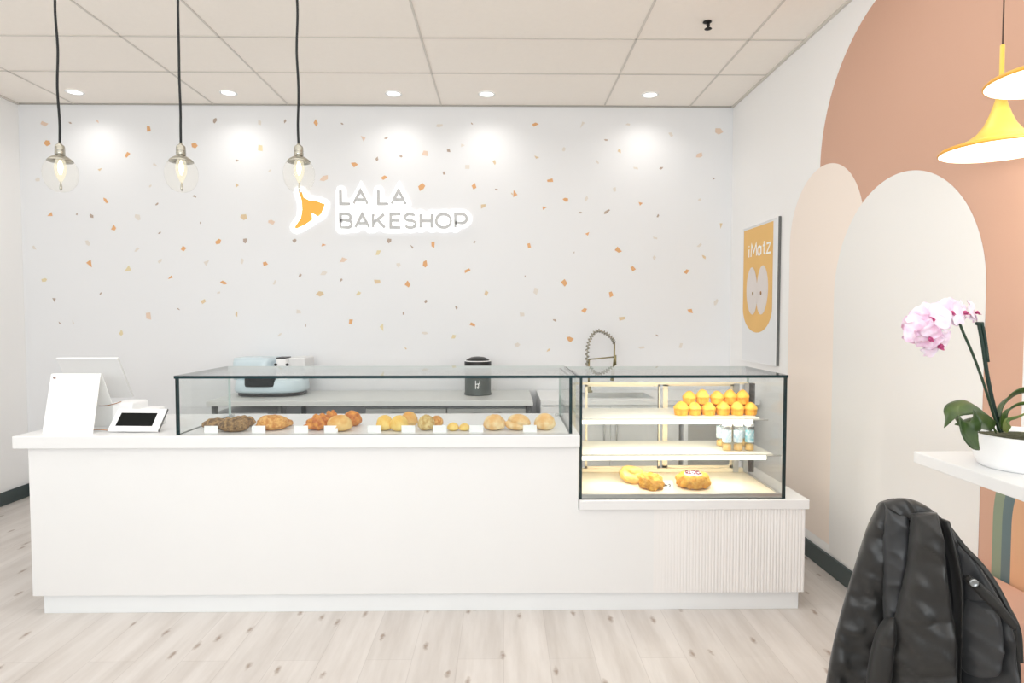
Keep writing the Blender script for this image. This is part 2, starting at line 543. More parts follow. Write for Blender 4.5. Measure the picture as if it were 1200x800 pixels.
# back wall with its printed chips
mb = MB()
mb.add([(XL, YB, 0), (XR, YB, 0), (XR, YB, ZC), (XL, YB, ZC)], [(0, 1, 2, 3)])
chips = [
    (52,145,10,'K'),(56,168,9,'O'),(82,144,4,'S'),(114,142,5,'K'),(174,151,7,'O'),(149,181,8,'O'),(228,171,8,'O'),(117,198,6,'T'),(252,141,6,'S'),
    (278,188,5,'S'),(304,143,8,'P'),(305,174,11,'Y'),(334,142,6,'S'),(370,144,8,'O'),(401,145,4,'S'),(380,209,10,'K'),(415,193,8,'O'),(124,235,8,'O'),
    (184,239,5,'S'),(176,218,5,'P'),(59,252,8,'O'),(107,253,6,'S'),(133,267,8,'O'),(90,251,3,'S'),(161,254,10,'P'),(277,217,7,'T'),(228,230,5,'S'),
    (286,254,9,'T'),(318,260,9,'K'),(235,261,3,'S'),(187,273,5,'S'),(182,193,7,'P'),(425,162,8,'K'),(452,162,6,'S'),(442,186,6,'S'),
    (470,183,4,'S'),(450,208,8,'O'),(498,180,9,'K'),(515,147,8,'P'),(526,176,6,'S'),(542,170,6,'P'),(548,195,8,'P'),(494,219,9,'O'),(556,218,8,'O'),
    (520,203,5,'S'),(579,190,6,'T'),(627,146,9,'O'),(553,145,4,'S'),(682,146,10,'P'),(603,227,9,'O'),(645,211,9,'O'),(629,184,7,'T'),(566,241,9,'T'),
    (638,243,7,'O'),(582,222,4,'S'),(663,234,7,'O'),(711,248,8,'S'),(688,273,7,'O'),(620,288,9,'O'),(508,286,8,'O'),(379,287,8,'O'),(456,282,6,'S'),
    (482,289,6,'S'),(556,284,4,'S'),(498,309,8,'O'),(548,317,10,'O'),(403,304,10,'K'),(443,330,9,'T'),(477,332,9,'O'),(311,309,8,'O'),(352,323,6,'S'),
    (400,328,5,'S'),(375,344,9,'T'),(420,344,8,'Y'),(570,343,7,'T'),(499,353,5,'S'),(535,360,5,'S'),(473,367,5,'S'),(411,377,8,'O'),(380,320,9,'P'),
    (615,324,5,'S'),(661,331,10,'O'),(684,364,8,'O'),(554,380,9,'O'),(628,341,10,'P'),(716,345,8,'O'),(345,282,6,'S'),(443,296,8,'Y'),(467,310,7,'P'),
    (105,309,9,'O'),(150,316,10,'Y'),(52,328,8,'Y'),(64,351,6,'S'),(118,344,4,'S'),(70,378,5,'S'),(174,370,10,'K'),(142,390,7,'Y'),(215,291,8,'O'),
    (200,325,7,'O'),(256,283,9,'O'),(287,282,6,'S'),(262,331,8,'O'),(238,353,7,'T'),(209,362,4,'S'),(277,368,7,'T'),(103,285,8,'P'),(160,292,8,'P'),
    (242,308,9,'P'),(187,306,7,'P'),(284,306,8,'P'),(448,384,10,'Y'),(475,408,5,'T'),(358,381,4,'S'),(328,392,6,'P'),(532,394,7,'Y'),(498,390,8,'P'),
    (842,153,11,'K'),(819,182,10,'K'),(786,157,8,'P'),(710,164,5,'S'),(726,177,6,'T'),(661,175,6,'P'),(836,209,5,'S'),(775,197,5,'S'),(745,197,7,'P'),
    (751,239,9,'O'),(771,253,5,'S'),(820,234,6,'P'),(845,264,8,'T'),(768,279,7,'P'),(687,233,8,'P'),(680,249,5,'S'),(720,222,6,'P'),(736,146,6,'P'),
    (724,293,9,'O'),(742,315,8,'O'),(805,318,8,'O'),(825,301,6,'T'),(809,364,9,'O'),(729,373,8,'T'),(668,397,8,'O'),(643,410,6,'T'),(650,375,5,'S'),
    (673,296,4,'S'),(767,302,6,'P'),(798,405,8,'P'),(752,407,8,'P'),(839,354,8,'P'),(820,287,7,'P'),(770,393,4,'S'),(612,368,8,'P'),(600,227,4,'T'),
    (86,377,6,'P'),(40,290,6,'P'),(44,210,6,'P'),(316,200,5,'P'),(256,343,6,'P'),(606,404,8,'P'),(700,190,6,'P'),(322,331,6,'P'),(350,365,7,'P')]
order = ['O', 'T', 'P', 'S', 'Y', 'K']
rc = random.Random(3)
for (px, py, s, k) in chips:
    c = at(px, py, Y=YB - 0.0012)
    r = s * 0.5 * YB / F
    n = rc.choice([3, 4, 4, 5])
    a0 = rc.uniform(0, 6.28)
    el = rc.uniform(0.45, 0.9) if s > 5 else rc.uniform(0.35, 0.7)
    rot = rc.uniform(0, PI)
    pts = []
    for q in range(n):
        a = a0 + 2 * PI * (q + rc.uniform(-0.25, 0.25)) / n
        rr = r * rc.uniform(0.8, 1.2)
        u, v = rr * math.cos(a), rr * math.sin(a) * el
        pts.append((c.x + u * math.cos(rot) - v * math.sin(rot), c.y, c.z + u * math.sin(rot) + v * math.cos(rot)))
    mb.add(pts, [tuple(range(n))], 1 + order.index(k))
struct('wall_back', mb, [W['wall']] + [CH[k] for k in order])

mb = MB()
mb.add([(XL, YF, 0), (XL, YB, 0), (XL, YB, ZC), (XL, YF, ZC)], [(0, 1, 2, 3)])
struct('wall_left', mb, W['walls'])

# right wall with the painted arches
mb = MB()
mb.add([(XR, YF, 0), (XR, YB, 0), (XR, YB, ZC), (XR, YF, ZC)], [(0, 1, 2, 3)])


def arch(yc, r, zs, z0, lift, mi, n=72):
    pts = [(XR - lift, yc - r, z0), (XR - lift, yc + r, z0)]
    for i in range(n + 1):
        a = PI * i / n
        pts.append((XR - lift, yc + r * math.cos(a), zs + r * math.sin(a)))
    mb.add(pts, [tuple(range(len(pts)))], mi)


arch(2.815, 0.705, 2.2, 0.15, 0.0008, 1)
arch(3.475, 0.40, 1.81, 0.15, 0.0016, 2)
arch(2.812, 0.53, 1.488, 0.10, 0.0024, 3)
for r_, k_ in ((0.48, 4), (0.437, 5), (0.395, 6), (0.33, 3)):
    arch(1.735, r_, 0.66, 0.10, 0.0032 + 0.0008 * (k_ - 3 if k_ != 3 else 4), k_)
struct('wall_right', mb, [W['walls'], W['terra'], W['blush'], W['ivory'], W['green'], W['teal'], W['orange']])

for nm, bx in (('baseboard_left', (XL, XL + 0.014, YF, YB)), ('baseboard_right', (XR - 0.014, XR, YF, YB)), ('baseboard_back', (XL + 0.014, XR - 0.014, YB - 0.014, YB))):
    mb = MB()
    mb.box(*bx, 0.0, 0.098, 0, 0.003)
    struct(nm, mb, W['base'])

# ------------------------------------------------------------------ recessed downlights
dls = [(-3.06, 'recessed round downlight closest to the plain side wall'), (-1.97, 'recessed round downlight between the middle and last pendant cords'),
       (-0.79, 'recessed round downlight above the lettering of the wall sign'), (-0.12, 'recessed round downlight just past the end of the wall sign'),
       (1.06, 'recessed round downlight closest to the arch mural wall')]
DY = 4.62
for i, (x, lb) in enumerate(dls):
    if i == 0:
        t0 = thing('recessed_downlight', lb, 'ceiling light', (x, DY, ZC), 'recessed downlights along the back wall')
        m1 = MB()
        m1.lathe([(0.058, -0.001), (0.062, -0.006), (0.05, -0.009), (0.046, -0.004)], (x, DY, ZC), 32, cap=False)
        m1.build('trim_ring', W['wplast'], t0)
        m1 = MB()
        m1.lathe([(0.002, -0.0035), (0.047, -0.0045)], (x, DY, ZC), 32)
        m1.build('lens', W['led'], t0)
    else:
        dup(t0, (x, DY, ZC), label=lb)
    ld = bpy.data.lights.new('downlight_beam', 'SPOT')
    ld.energy = 6
    ld.spot_size = math.radians(150)
    ld.spot_blend = 1.0
    ld.color = (1, 0.965, 0.92)
    ld.shadow_soft_size = 0.05
    lo = bpy.data.objects.new('downlight_beam', ld)
    COL.objects.link(lo)
    lo.location = (x, DY, ZC - 0.03)

# ceiling sprinkler
t = thing('fire_sprinkler', 'small black fire sprinkler head on the white ceiling', 'sprinkler', (1.11, 3.49, ZC))
m1 = MB()
m1.lathe([(0.022, 0), (0.024, -0.004), (0.012, -0.01)], (1.11, 3.49, ZC), 20)
m1.build('escutcheon', W['blackm'], t)
m1 = MB()
m1.lathe([(0.008, -0.008), (0.01, -0.02), (0.006, -0.03), (0.018, -0.037), (0.02, -0.04), (0.005, -0.046)], (1.115, 3.49, ZC), 16)
m1.build('deflector', W['blackm'], t)

# ------------------------------------------------------------------ service counter
CF = 2.9     # front face
KL, KR = at(52, 717, Y=2.92).x, 1.40
t = thing('service_counter', 'long white service counter with a lower fluted end', 'counter', ((KL + KR) / 2, 3.2, 0))
m1 = MB()
m1.box(-2.178, 0.348, CF, 3.5, 0.09, 0.78, 0, 0.002)
m1.box(0.346, 1.41, CF, 3.5, 0.09, 0.485, 0, 0.0)
m1.build('body', W['white'], t, weld=False)
m1 = MB()
x0, x1 = ax(768, CF), 1.411
n = int((x1 - x0) / 0.0145)
prof = []
rf = random.Random(5)
for i in range(n):
    xa = x0 + (x1 - x0) * i / n
    w = (x1 - x0) / n
    amp = 0.0042 * min(1, 0.05 + i / n * 1.5) * rf.uniform(0.6, 1.1)
    for q in range(6):
        prof.append((xa + w * q / 6, CF - 0.0005 - amp * math.sin(PI * q / 6)))
prof.append((x1, CF - 0.0005))
vs = [(x, y, 0.09) for x, y in prof] + [(x, y, 0.485) for x, y in prof]
N = len(prof)
m1.add(vs, [(i, i + 1, N + i + 1, N + i) for i in range(N - 1)])
m1.build('fluted_panel', W['flute'], t)['label'] = 'fluted white panel'
m1 = MB()
m1.box(KL, KR - 0.005, CF + 0.02, 3.45, 0.0, 0.089, 0, 0.001)
m1.build('toe_kick', W['kick'], t)

m1 = MB()
m1.box(-2.235, 0.352, CF - 0.02, 3.53, 0.78, 0.838, 0, 0.004)
WTOP = 0.838
tag(m1.build('counter_worktop', W['white'], loc=(-0.95, 3.2, 0.78)), 'thick white worktop under the long glass bread case', 'worktop')
m1 = MB()
m1.box(0.352, 1.425, CF - 0.012, 3.53, 0.485, 0.53, 0, 0.003)
LTOP = 0.53
tag(m1.build('low_worktop', W['white'], loc=(0.9, 3.2, 0.485)), 'lower white worktop carrying the tall glass case', 'worktop')


# ------------------------------------------------------------------ glass cases
def pane(name, parent, x0, x1, y0, y1, z0, z1, thin, mats=None):
    """glass sheet: clear faces across the thin axis, dark green cut edges"""
    m1 = MB()
    m1.box(x0, x1, y0, y1, z0, z1)
    m1.bm.normal_update()
    for f in m1.bm.faces:
        f.material_index = 0 if abs(f.normal[thin]) > 0.9 else (2 if f.normal.y > 0.9 or f.normal.z < -0.9 else 1)
    return m1.build(name, (mats or [W['glass'], W['gedge']]) + [W['gedl']], parent)


GT = 0.013
TZ = 1.098
t = thing('bread_display_case', 'long low glass display case on the worktop over loaves and buns', 'display case', (-0.6, 3.15, WTOP))
gx0, gx1, gy0, gy1 = -1.505, 0.318, 2.905, 3.46
pane('front_glass', t, gx0, gx1, gy0, gy0 + 0.01, WTOP, TZ, 1)
pane('side_glass', t, gx0, gx0 + GT, gy0 + 0.01, gy1, WTOP, TZ, 0)
pane('side_glass', t, gx1 - GT, gx1, gy0 + 0.01, gy1, WTOP, TZ, 0)
pane('top_glass', t, gx0 - 0.004, gx1 + 0.016, gy0 - 0.004, gy1 + 0.01, TZ, TZ + GT, 2, [W['gtop'], W['gedge']])
for px in (gx0 + 0.02, gx1 - 0.035):
    m1 = MB()
    m1.box(px, px + 0.018, gy1 - 0.03, gy1 - 0.012, WTOP, WTOP + 0.012, 0, 0.002)
    m1.build('glass_clip', W['steel'], t)

t = thing('tall_display_case', 'tall glass display case with lit shelves on the lower worktop', 'display case', (0.85, 3.15, LTOP))
cx0, cx1, cy0, cy1 = 0.353, 1.318, 2.905, 3.36
SF = 3.0
pane('front_glass', t, cx0, cx1, cy0, cy0 + 0.01, LTOP, TZ, 1)
pane('side_glass', t, cx0, cx0 + GT, cy0 + 0.01, cy1, LTOP, TZ, 0)
pane('side_glass', t, cx1 - GT, cx1, cy0 + 0.01, cy1, LTOP, TZ, 0)
pane('top_glass', t, cx0 - 0.016, cx1 + 0.003, cy0 - 0.004, cy1 + 0.06, TZ, TZ + GT, 2, [W['gtop'], W['gedge']])
m1 = MB()
m1.box(cx0 + GT, cx1 - GT, cy0 + 0.012, cy1 - 0.01, LTOP, LTOP + 0.018, 0, 0.002)
dk = m1.build('deck', W['deck'], t)
m1 = MB()
m1.box(cx0 + GT, cx1 - GT, cy0 + 0.0105, cy0 + 0.022, LTOP, LTOP + 0.022, 0, 0.001)
m1.box(cx1 - GT - 0.014, cx1 - GT, cy0 + 0.022, cy1 - 0.01, LTOP + 0.018, LTOP + 0.024, 0, 0.001)
m1.build('deck_edge', W['steel'], dk)
SHZ = (0.896, 0.722)
for i, z in enumerate(SHZ):
    m1 = MB()
    sx1 = ax(892 if i == 0 else 908, SF)
    m1.box(cx0 + GT + 0.002, sx1, SF, cy1 - 0.03, z - 0.01, z, 0, 0.002)
    sh = m1.build('shelf', W['shelfg'], t)
    m1 = MB()
    m1.box(cx0 + GT + 0.004, sx1 - 0.03, SF + 0.001, SF + 0.016, z - 0.03, z - 0.0105, 0, 0.003)
    m1.build('light_strip', W['strip'], sh)
    m1 = MB()
    m1.box(sx1 - 0.03, sx1 + 0.05, SF + 0.02, SF + 0.035, z - 0.018, z - 0.011, 0, 0.001)
    m1.build('bracket', W['steel'], sh)
# rear sliding doors
RY = cy1 - 0.012
m1 = MB()
zt, zb = at(700, 449, Y=RY).z, LTOP + 0.02
xl, xr = cx0 + GT, cx1 - GT
m1.box(xl, xr, RY - 0.012, RY + 0.012, zb, zb + 0.02)
m1.box(xl, xr, RY - 0.012, RY + 0.012, zt - 0.006, zt + 0.006)
m1.box(xl, xl + 0.018, RY - 0.012, RY + 0.012, zb, zt)
m1.build('rear_frame', W['cream'], t)
m1 = MB()
for pa, pb, k in ((860, 866, 0), (872, 877, 0), (878, 884, 1)):
    m1.box(ax(pa, RY), ax(pb, RY), RY - 0.02, RY + 0.012, zb, zt, k)
m1.build('rear_post', [W['steel'], W['blackm']], t)
for pa, pb, dy in ((686, 774, -0.004), (778, 860, 0.008)):
    a, b = ax(pa, RY), ax(pb, RY)
    m1 = MB()
    z0_, z1_ = zb + 0.02, zt - 0.006
    y0_, y1_ = RY + dy - 0.003, RY + dy + 0.003
    fw_ = 0.026 if dy > 0 else 0.012
    m1.box(a, a + fw_, y0_, y1_, z0_, z1_)
    m1.box(b - 0.012, b, y0_, y1_, z0_, z1_)
    m1.box(a, b, y0_, y1_, z0_, z0_ + 0.012)
    m1.box(a, b, y0_, y1_, z1_ - 0.01, z1_)
    if dy < 0:
        m1.box(b - 0.014, b - 0.009, y0_ - 0.002, y0_, z0_, z1_, 1)
    dr = m1.build('sliding_door', [W['cream'], W['steeld']], t)
    m1 = MB()
    m1.box(a + fw_, b - 0.012, RY + dy - 0.001, RY + dy + 0.001, z0_ + 0.012, z1_ - 0.01)
    m1.build('door_glass', W['glass'], dr)

# ------------------------------------------------------------------ back counter
BZ = 0.812
bx0, bx1 = -2.0, at(625, 470, Z=BZ).x
BF = 4.25
t = thing('steel_worktable', 'stainless steel worktable against the speckled wall', 'table', (-0.9, 4.5, 0))
m1 = MB()
m1.box(bx0, bx1, BF, YB - 0.02, BZ - 0.035, BZ, 0, 0.003)
m1.build('tabletop', W['stlight'], t)
m1 = MB()
m1.box(bx0 + 0.05, ax(418, BF), BF + 0.03, YB - 0.05, 0.55, 0.575, 0, 0.002)
m1.build('undershelf', W['stlight'], t)
for x in (bx0 + 0.04, ax(324, BF), bx1 - 0.03):
    for y in (BF + 0.04, YB - 0.07):
        m1 = MB()
        m1.tube([(x, y, 0.0), (x, y, BZ - 0.035)], 0.02, 12)
        m1.build('leg', W['steeld'], t)

xf0, xf1 = ax(424, BF), ax(621, BF)
t = thing('undercounter_refrigerator', 'grey undercounter refrigerator below the steel worktable', 'refrigerator', ((xf0 + xf1) / 2, 4.5, 0))
m1 = MB()
m1.box(xf0, xf1, BF + 0.09, YB - 0.1, 0.03, BZ - 0.04, 0, 0.004)
m1.build('cabinet', W['steeld'], t)
for i in range(2):
    a = xf0 + 0.01 + i * (xf1 - xf0 - 0.02) / 2
    b = a + (xf1 - xf0 - 0.03) / 2
    m1 = MB()
    m1.box(a, b, BF + 0.05, BF + 0.089, 0.12, BZ - 0.06, 0, 0.004)
    d = m1.build('door', W['frid'], t)
    m1 = MB()
    m1.tube([((a + b) / 2 - 0.1, BF + 0.035, 0.72), ((a + b) / 2 + 0.1, BF + 0.035, 0.72)], 0.008, 8)
    m1.build('handle', W['steel'], d)
for sx in (xf0 + 0.06, xf1 - 0.06):
    for sy in (BF + 0.14, YB - 0.16):
        m1 = MB()
        m1.lathe([(0.025, 0), (0.025, 0.03)], (sx, sy, 0), 12)
        m1.build('foot', W['black'], t)

# box of storage on the undershelf
m1 = MB()
xa, xb = ax(245, 4.32), ax(312, 4.32)
m1.box(xa, xb, 4.33, 4.7, 0.575, 0.72, 0, 0.01)
tag(m1.build('storage_bin', W['offw'], loc=((xa + xb) / 2, 4.5, 0.575)), 'pale plastic storage bin on the shelf under the steel worktable', 'bin')

# sink cabinet and its top
sx0, sx1 = ax(634, BF), XR - 0.016
t = thing('sink_counter', 'white counter with a sunken steel sink and cabinet doors behind the tall case', 'counter', ((sx0 + sx1) / 2, 4.5, 0))
kx0, kx1, ky0, ky1 = ax(684, 4.55), ax(758, 4.55), 4.38, 4.66
m1 = MB()
zt0, zt1 = BZ - 0.03, BZ
m1.box(sx0, kx0, BF, YB - 0.003, zt0, zt1)
m1.box(kx1, sx1, BF, YB - 0.003, zt0, zt1)
m1.box(kx0, kx1, BF, ky0, zt0, zt1)
m1.box(kx0, kx1, ky1, YB - 0.003, zt0, zt1)
m1.build('countertop', W['white'], t, weld=False)
m1 = MB()
m1.box(kx0 - 0.012, kx1 + 0.012, ky0 - 0.012, ky0, BZ, BZ + 0.003)
m1.box(kx0 - 0.012, kx1 + 0.012, ky1, ky1 + 0.012, BZ, BZ + 0.003)
m1.box(kx0 - 0.012, kx0, ky0, ky1, BZ, BZ + 0.003)
m1.box(kx1, kx1 + 0.012, ky0, ky1, BZ, BZ + 0.003)
m1.add([(kx0, ky0, BZ), (kx1, ky0, BZ), (kx1, ky1, BZ), (kx0, ky1, BZ), (kx0 + .02, ky0 + .02, BZ - .18), (kx1 - .02, ky0 + .02, BZ - .18), (kx1 - .02, ky1 - .02, BZ - .18), (kx0 + .02, ky1 - .02, BZ - .18)],
       [(4, 5, 6, 7), (0, 1, 5, 4), (1, 2, 6, 5), (2, 3, 7, 6), (3, 0, 4, 7)])
m1.build('sink_basin', W['steel'], t, weld=False)
m1 = MB()
ux1 = ax(798, BF)
m1.box(sx0, ux1, BF + 0.03, BF + 0.05, 0.08, zt0)
m1.box(sx0, sx0 + 0.018, BF + 0.05, YB - 0.02, 0.08, zt0)
m1.box(ux1 - 0.018, ux1, BF + 0.05, YB - 0.02, 0.08, zt0)
m1.box(sx0 + 0.03, ux1 - 0.03, BF + 0.09, BF + 0.11, 0, 0.08)
m1.build('cabinet', W['white'], t)
hw = (ux1 - sx0 - 0.012) / 2
for i in range(2):
    a = sx0 + 0.004 + i * (hw + 0.004)
    m1 = MB()
    m1.box(a, a + hw, BF + 0.011, BF + 0.03, 0.1, zt0 - 0.012, 0, 0.002)
    d = m1.build('door', W['offw'], t)
    m1 = MB()
    hx = a + hw - 0.04 if i == 0 else a + 0.04
    m1.tube([(hx, BF - 0.004, 0.5), (hx, BF - 0.004, 0.66)], 0.006, 8)
    m1.build('handle', W['steel'], d)

fx0, fx1 = ax(803, BF), ax(872, BF)
t = thing('bar_refrigerator', 'grey glass-fronted small refrigerator beside the sink cabinet', 'refrigerator', ((fx0 + fx1) / 2, 4.5, 0))
m1 = MB()
m1.box(fx0, fx1, BF + 0.05, YB - 0.06, 0.0, zt0 - 0.01, 0, 0.004)
m1.build('cabinet', W['offw'], t)
m1 = MB()
m1.box(fx0, fx1, BF + 0.015, BF + 0.049, 0.06, zt0 - 0.015, 0, 0.003)
d = m1.build('door', W['wplast'], t)
m1 = MB()
m1.box(fx0 + 0.03, fx1 - 0.03, BF + 0.011, BF + 0.0149, 0.1, zt0 - 0.06)
m1.build('door_panel', W['frid'], d)
m1 = MB()
m1.box(fx1 - 0.02, fx1 - 0.008, BF - 0.006, BF + 0.0149, 0.4, 0.66, 0, 0.002)
m1.build('handle', W['steeld'], d)

# faucet
FY = 4.72
fb = at(690, 440, Y=FY)
t = thing('spring_faucet', 'tall brassy spring-neck faucet rising behind the sink', 'faucet', (fb.x, FY, BZ))


def fp(px, py):
    return at(px, py, Y=FY)


m1 = MB()
m1.lathe([(0.03, 0), (0.03, 0.012), (0.02, 0.016), (0.017, 0.07), (0.014, 0.075)], (fb.x, FY, BZ), 20)
m1.build('base', W['brass'], t)
m1 = MB()
m1.tube([(fb.x, FY, BZ + 0.07), (fb.x, FY, fp(690, 421).z)], 0.0075, 10)
m1.build('riser', W['brass'], t)
cv = cat_rom([fp(688, 440), fp(688, 420), fp(689, 405), fp(693, 394), fp(700, 387.5), fp(709, 390), fp(717, 396), fp(720, 402)], 400)
hel = []
for i in range(0, 401):
    d = (cv[min(i + 1, 400)] - cv[max(i - 1, 0)]).normalized()
    u = d.cross(Vector((0, 1, 0))).normalized()
    w = Vector((0, 1, 0))
    a = i * 0.34
    hel.append(cv[i] + (u * math.cos(a) + w * math.sin(a)) * 0.012)
m1 = MB()
m1.tube(hel, 0.0042, 6)
m1.tube(cv[::10], 0.005, 8)
m1.build('spring', W['nickel'], t)
m1 = MB()
m1.tube([fp(720, 401), fp(720, 420), fp(719, 431)], [0.006, 0.007, 0.010], 10)
m1.tube([fp(719, 431), fp(717, 446)], [0.012, 0.014], 12)
m1.build('spray_head', W['brass'], t)
m1 = MB()
m1.tube([fp(690, 421), fp(705, 419.5), fp(720, 418)], 0.005, 8)
m1.tube([fp(721.5, 416), fp(721.5, 428)], 0.006, 8)
m1.build('holder_arm', W['brass'], t)

# charcoal canister
c = at(560, 455, Y=4.6)
r = 0.095
t = thing('lidded_canister', 'charcoal round canister with a black lid on the steel worktable', 'canister', (c.x, 4.6, BZ))
ztop = at(560, 425, Y=4.6).z
m1 = MB()
m1.lathe([(r * 1.03, 0), (r * 1.05, 0.008), (r, 0.02), (r, ztop - BZ - 0.02)], (c.x, 4.6, BZ), 40)
bd = m1.build('body', W['canis'], t)
m1 = MB()
zl = ztop - BZ - 0.02
m1.lathe([(r * 1.02, zl), (r * 1.03, zl + 0.004), (r * 1.03, zl + 0.03), (r * 0.9, zl + 0.036), (r * 0.86, zl + 0.046), (r * 0.5, zl + 0.062), (r * 0.2, zl + 0.066)], (c.x, 4.6, BZ), 40)
m1.build('lid', W['black'], t)
m1 = MB()
m1.lathe([(r * 1.0, zl + 0.0335), (r * 0.98, zl + 0.0365), (r * 0.93, zl + 0.0385), (r * 0.91, zl + 0.0355)], (c.x, 4.6, BZ), 40, cap=False)
m1.build('lid_band', W['wplast'], t)
m1 = MB()


def strokes(mbx, segs, org, ux, uz, w, d, mi=0, seg=6):
    """flat lettering: polylines swept as bars of width w and depth d; org + u*ux + v*uz"""
    ux, uz = Vector(ux), Vector(uz)
    nrm = ux.cross(uz).normalized()
    d0 = d
    for si, pl in enumerate(segs):
        d = d0 * (1 + 0.025 * si)
        P = [Vector(org) + ux * p[0] + uz * p[1] for p in pl]
        closed = (P[0] - P[-1]).length < 1e-6
        L, R = [], []
        n = len(P)
        for i in range(n):
            if closed:
                a, b = P[(i - 1) % (n - 1)], P[(i + 1) % (n - 1)]
            else:
                a, b = P[max(i - 1, 0)], P[min(i + 1, n - 1)]
            d1 = (P[i] - a).normalized() if (P[i] - a).length > 1e-9 else (b - P[i]).normalized()
            d2 = (b - P[i]).normalized() if (b - P[i]).length > 1e-9 else d1
            tt = (d1 + d2).normalized()
            s = tt.cross(nrm)
            k = w / 2 / max(0.5, tt.dot(d1))
            L.append(P[i] + s * k)
            R.append(P[i] - s * k)
        vs = L + R + [p + nrm * d for p in L] + [p + nrm * d for p in R]
        fs = []
        for i in range(n - 1):
            fs += [(2 * n + i, 2 * n + i + 1, 3 * n + i + 1, 3 * n + i), (i, 2 * n + i, 2 * n + i + 1, i + 1)[::-1], (n + i, n + i + 1, 3 * n + i + 1, 3 * n + i)[::-1]]
        fs += [(0, n, 3 * n, 2 * n), (n - 1, 2 * n - 1, 4 * n - 1, 3 * n - 1)]
        mbx.add(vs, fs, mi)


strokes(m1, [[(0, 0), (0, 1)], [(0, .55), (.5, .6), (.5, 0.1)], [(.25, .3), (.45, .0)], [(.5, .6), (.75, .75)], [(.75, .4), (.75, 1)]],
        (c.x - 0.012, 4.6 - r - 0.0006, BZ + 0.05), (0.04, 0, 0), (0, 0, 0.06), 0.005, 0.0012)
m1.build('emblem', W['wplast'], bd)['label'] = 'small white emblem'

# pale blue countertop machine
x0, x1 = ax(275, 4.58), ax(357, 4.58)
t = thing('sealing_machine', 'pale blue countertop machine with a dark display recess on the steel worktable', 'appliance', ((x0 + x1) / 2, 4.62, BZ))


def slab(mbx, x0, x1, y0, y1, z0, z1, bulge, mi=0, top=1.0, n=16, sq=4.0):
    """rounded-plan slab"""
    cxx, cyy = (x0 + x1) / 2, (y0 + y1) / 2
    rings = [(z0, 0.96), (z0 + (z1 - z0) * .2, 1.0), (z0 + (z1 - z0) * .8, top), (z1, top * 0.96)]
    vs, fs = [], []
    m = 4 * n
    for z, s in rings:
        for k in range(m):
            a = 2 * PI * k / m
            ca, sa = math.cos(a), math.sin(a)
            vs.append((cxx + s * (x1 - x0) / 2 * math.copysign(abs(ca) ** (2 / sq), ca), cyy + s * (y1 - y0) / 2 * math.copysign(abs(sa) ** (2 / sq), sa), z))
    for i in range(3):
        for k in range(m):
            fs.append((i * m + k, i * m + (k + 1) % m, (i + 1) * m + (k + 1) % m, (i + 1) * m + k))
    fs.append(tuple(range(m))[::-1])
    fs.append(tuple(range(3 * m, 4 * m)))
    mbx.add(vs, fs, mi, True)


m1 = MB()
slab(m1, x0 + .02, x1 - .02, 4.47, 4.8, BZ, BZ + 0.03, 0, sq=3)
m1.build('rubber_base', W['black'], t)
m1 = MB()
slab(m1, x0, x1, 4.44, 4.82, BZ + 0.028, BZ + 0.12, 0, sq=3, top=0.97)
lower = m1.build('lower_housing', W['blue'], t)
m1 = MB()
xa, xb = ax(284, 4.43), ax(320, 4.43)
slab(m1, xa, xb, 4.425, 4.5, BZ + 0.075, BZ + 0.15, 0, sq=2.6)
m1.build('display', W['screen'], lower)['label'] = 'dark display recess'
m1 = MB()
xa, xb = ax(275, 4.6), ax(322, 4.6)
slab(m1, xa, xb, 4.5, 4.8, BZ + 0.118, at(300, 420, Y=4.5).z, 0, sq=5, top=0.97)
m1.build('upper_cover', W['blue'], t)
m1 = MB()
xa, xb = ax(325, 4.55), ax(336, 4.55)
zz = at(330, 420, Y=4.52).z
m1.box(xa, xb, 4.52, 4.64, BZ + 0.118, zz, 0, 0.004)
post = m1.build('post', W['wplast'], t)
m1 = MB()
m1.box(xa, xb, 4.52, 4.64, zz, zz + 0.008, 0, 0.002)
m1.build('post_cap', W['black'], post)
for px in (323.5, 337):
    m1 = MB()
    p = at(px, 427, Y=4.52)
    m1.lathe([(0.004, 0), (0.010, 0.002), (0.010, 0.014), (0.003, 0.018)], p, 14, xf=Matrix.Rotation(PI / 2, 3, 'X'))
    m1.build('knob', W['black'], post)
m1 = MB()
m1.box(ax(338, 4.6), ax(358, 4.6), 4.58, 4.8, BZ + 0.118, at(345, 419, Y=4.58).z, 0, 0.01)
m1.build('side_housing', W['offw'], t)

# ------------------------------------------------------------------ till area on the worktop
Y0 = 2.95


def sheet(mbx, A, B, Cc, D, th, mi=0):
    A, B, Cc, D = map(Vector, (A, B, Cc, D))
    nrm = (B - A).cross(D - A).normalized() * th
    mbx.prism([A, B, Cc, D], (0, 0, 0), nrm, mi)


t = thing('tent_card', 'large white folded tent card standing at the end of the worktop', 'sign', (at(80, 507, Z=WTOP).x, 3.0, WTOP))
A, B = at(50, 508, Z=WTOP), at(109, 508, Z=WTOP)
D_ = Vector((A.x, A.y + 0.07, 0))
D_.z = at(60, 438, Y=D_.y).z
C_ = Vector((B.x, B.y + 0.07, D_.z))
m1 = MB()
sheet(m1, A, B, C_, D_, 0.003)
fs = m1.build('front_panel', W['paper'], t)
m1 = MB()
sheet(m1, D_ + Vector((0, .004, 0)), C_ + Vector((0, .004, 0)), Vector((B.x, A.y + 0.2, WTOP)), Vector((A.x, A.y + 0.2, WTOP)), 0.003)
m1.build('rear_panel', W['paper'], t)
m1 = MB()
p0 = at(66, 442, Y=A.y + 0.064)
m1.lathe([(0.001, 0), (0.007, 0.0005)], p0 + Vector((0, -0.012, 0)), 10, xf=Matrix.Rotation(PI / 2, 3, 'X'))
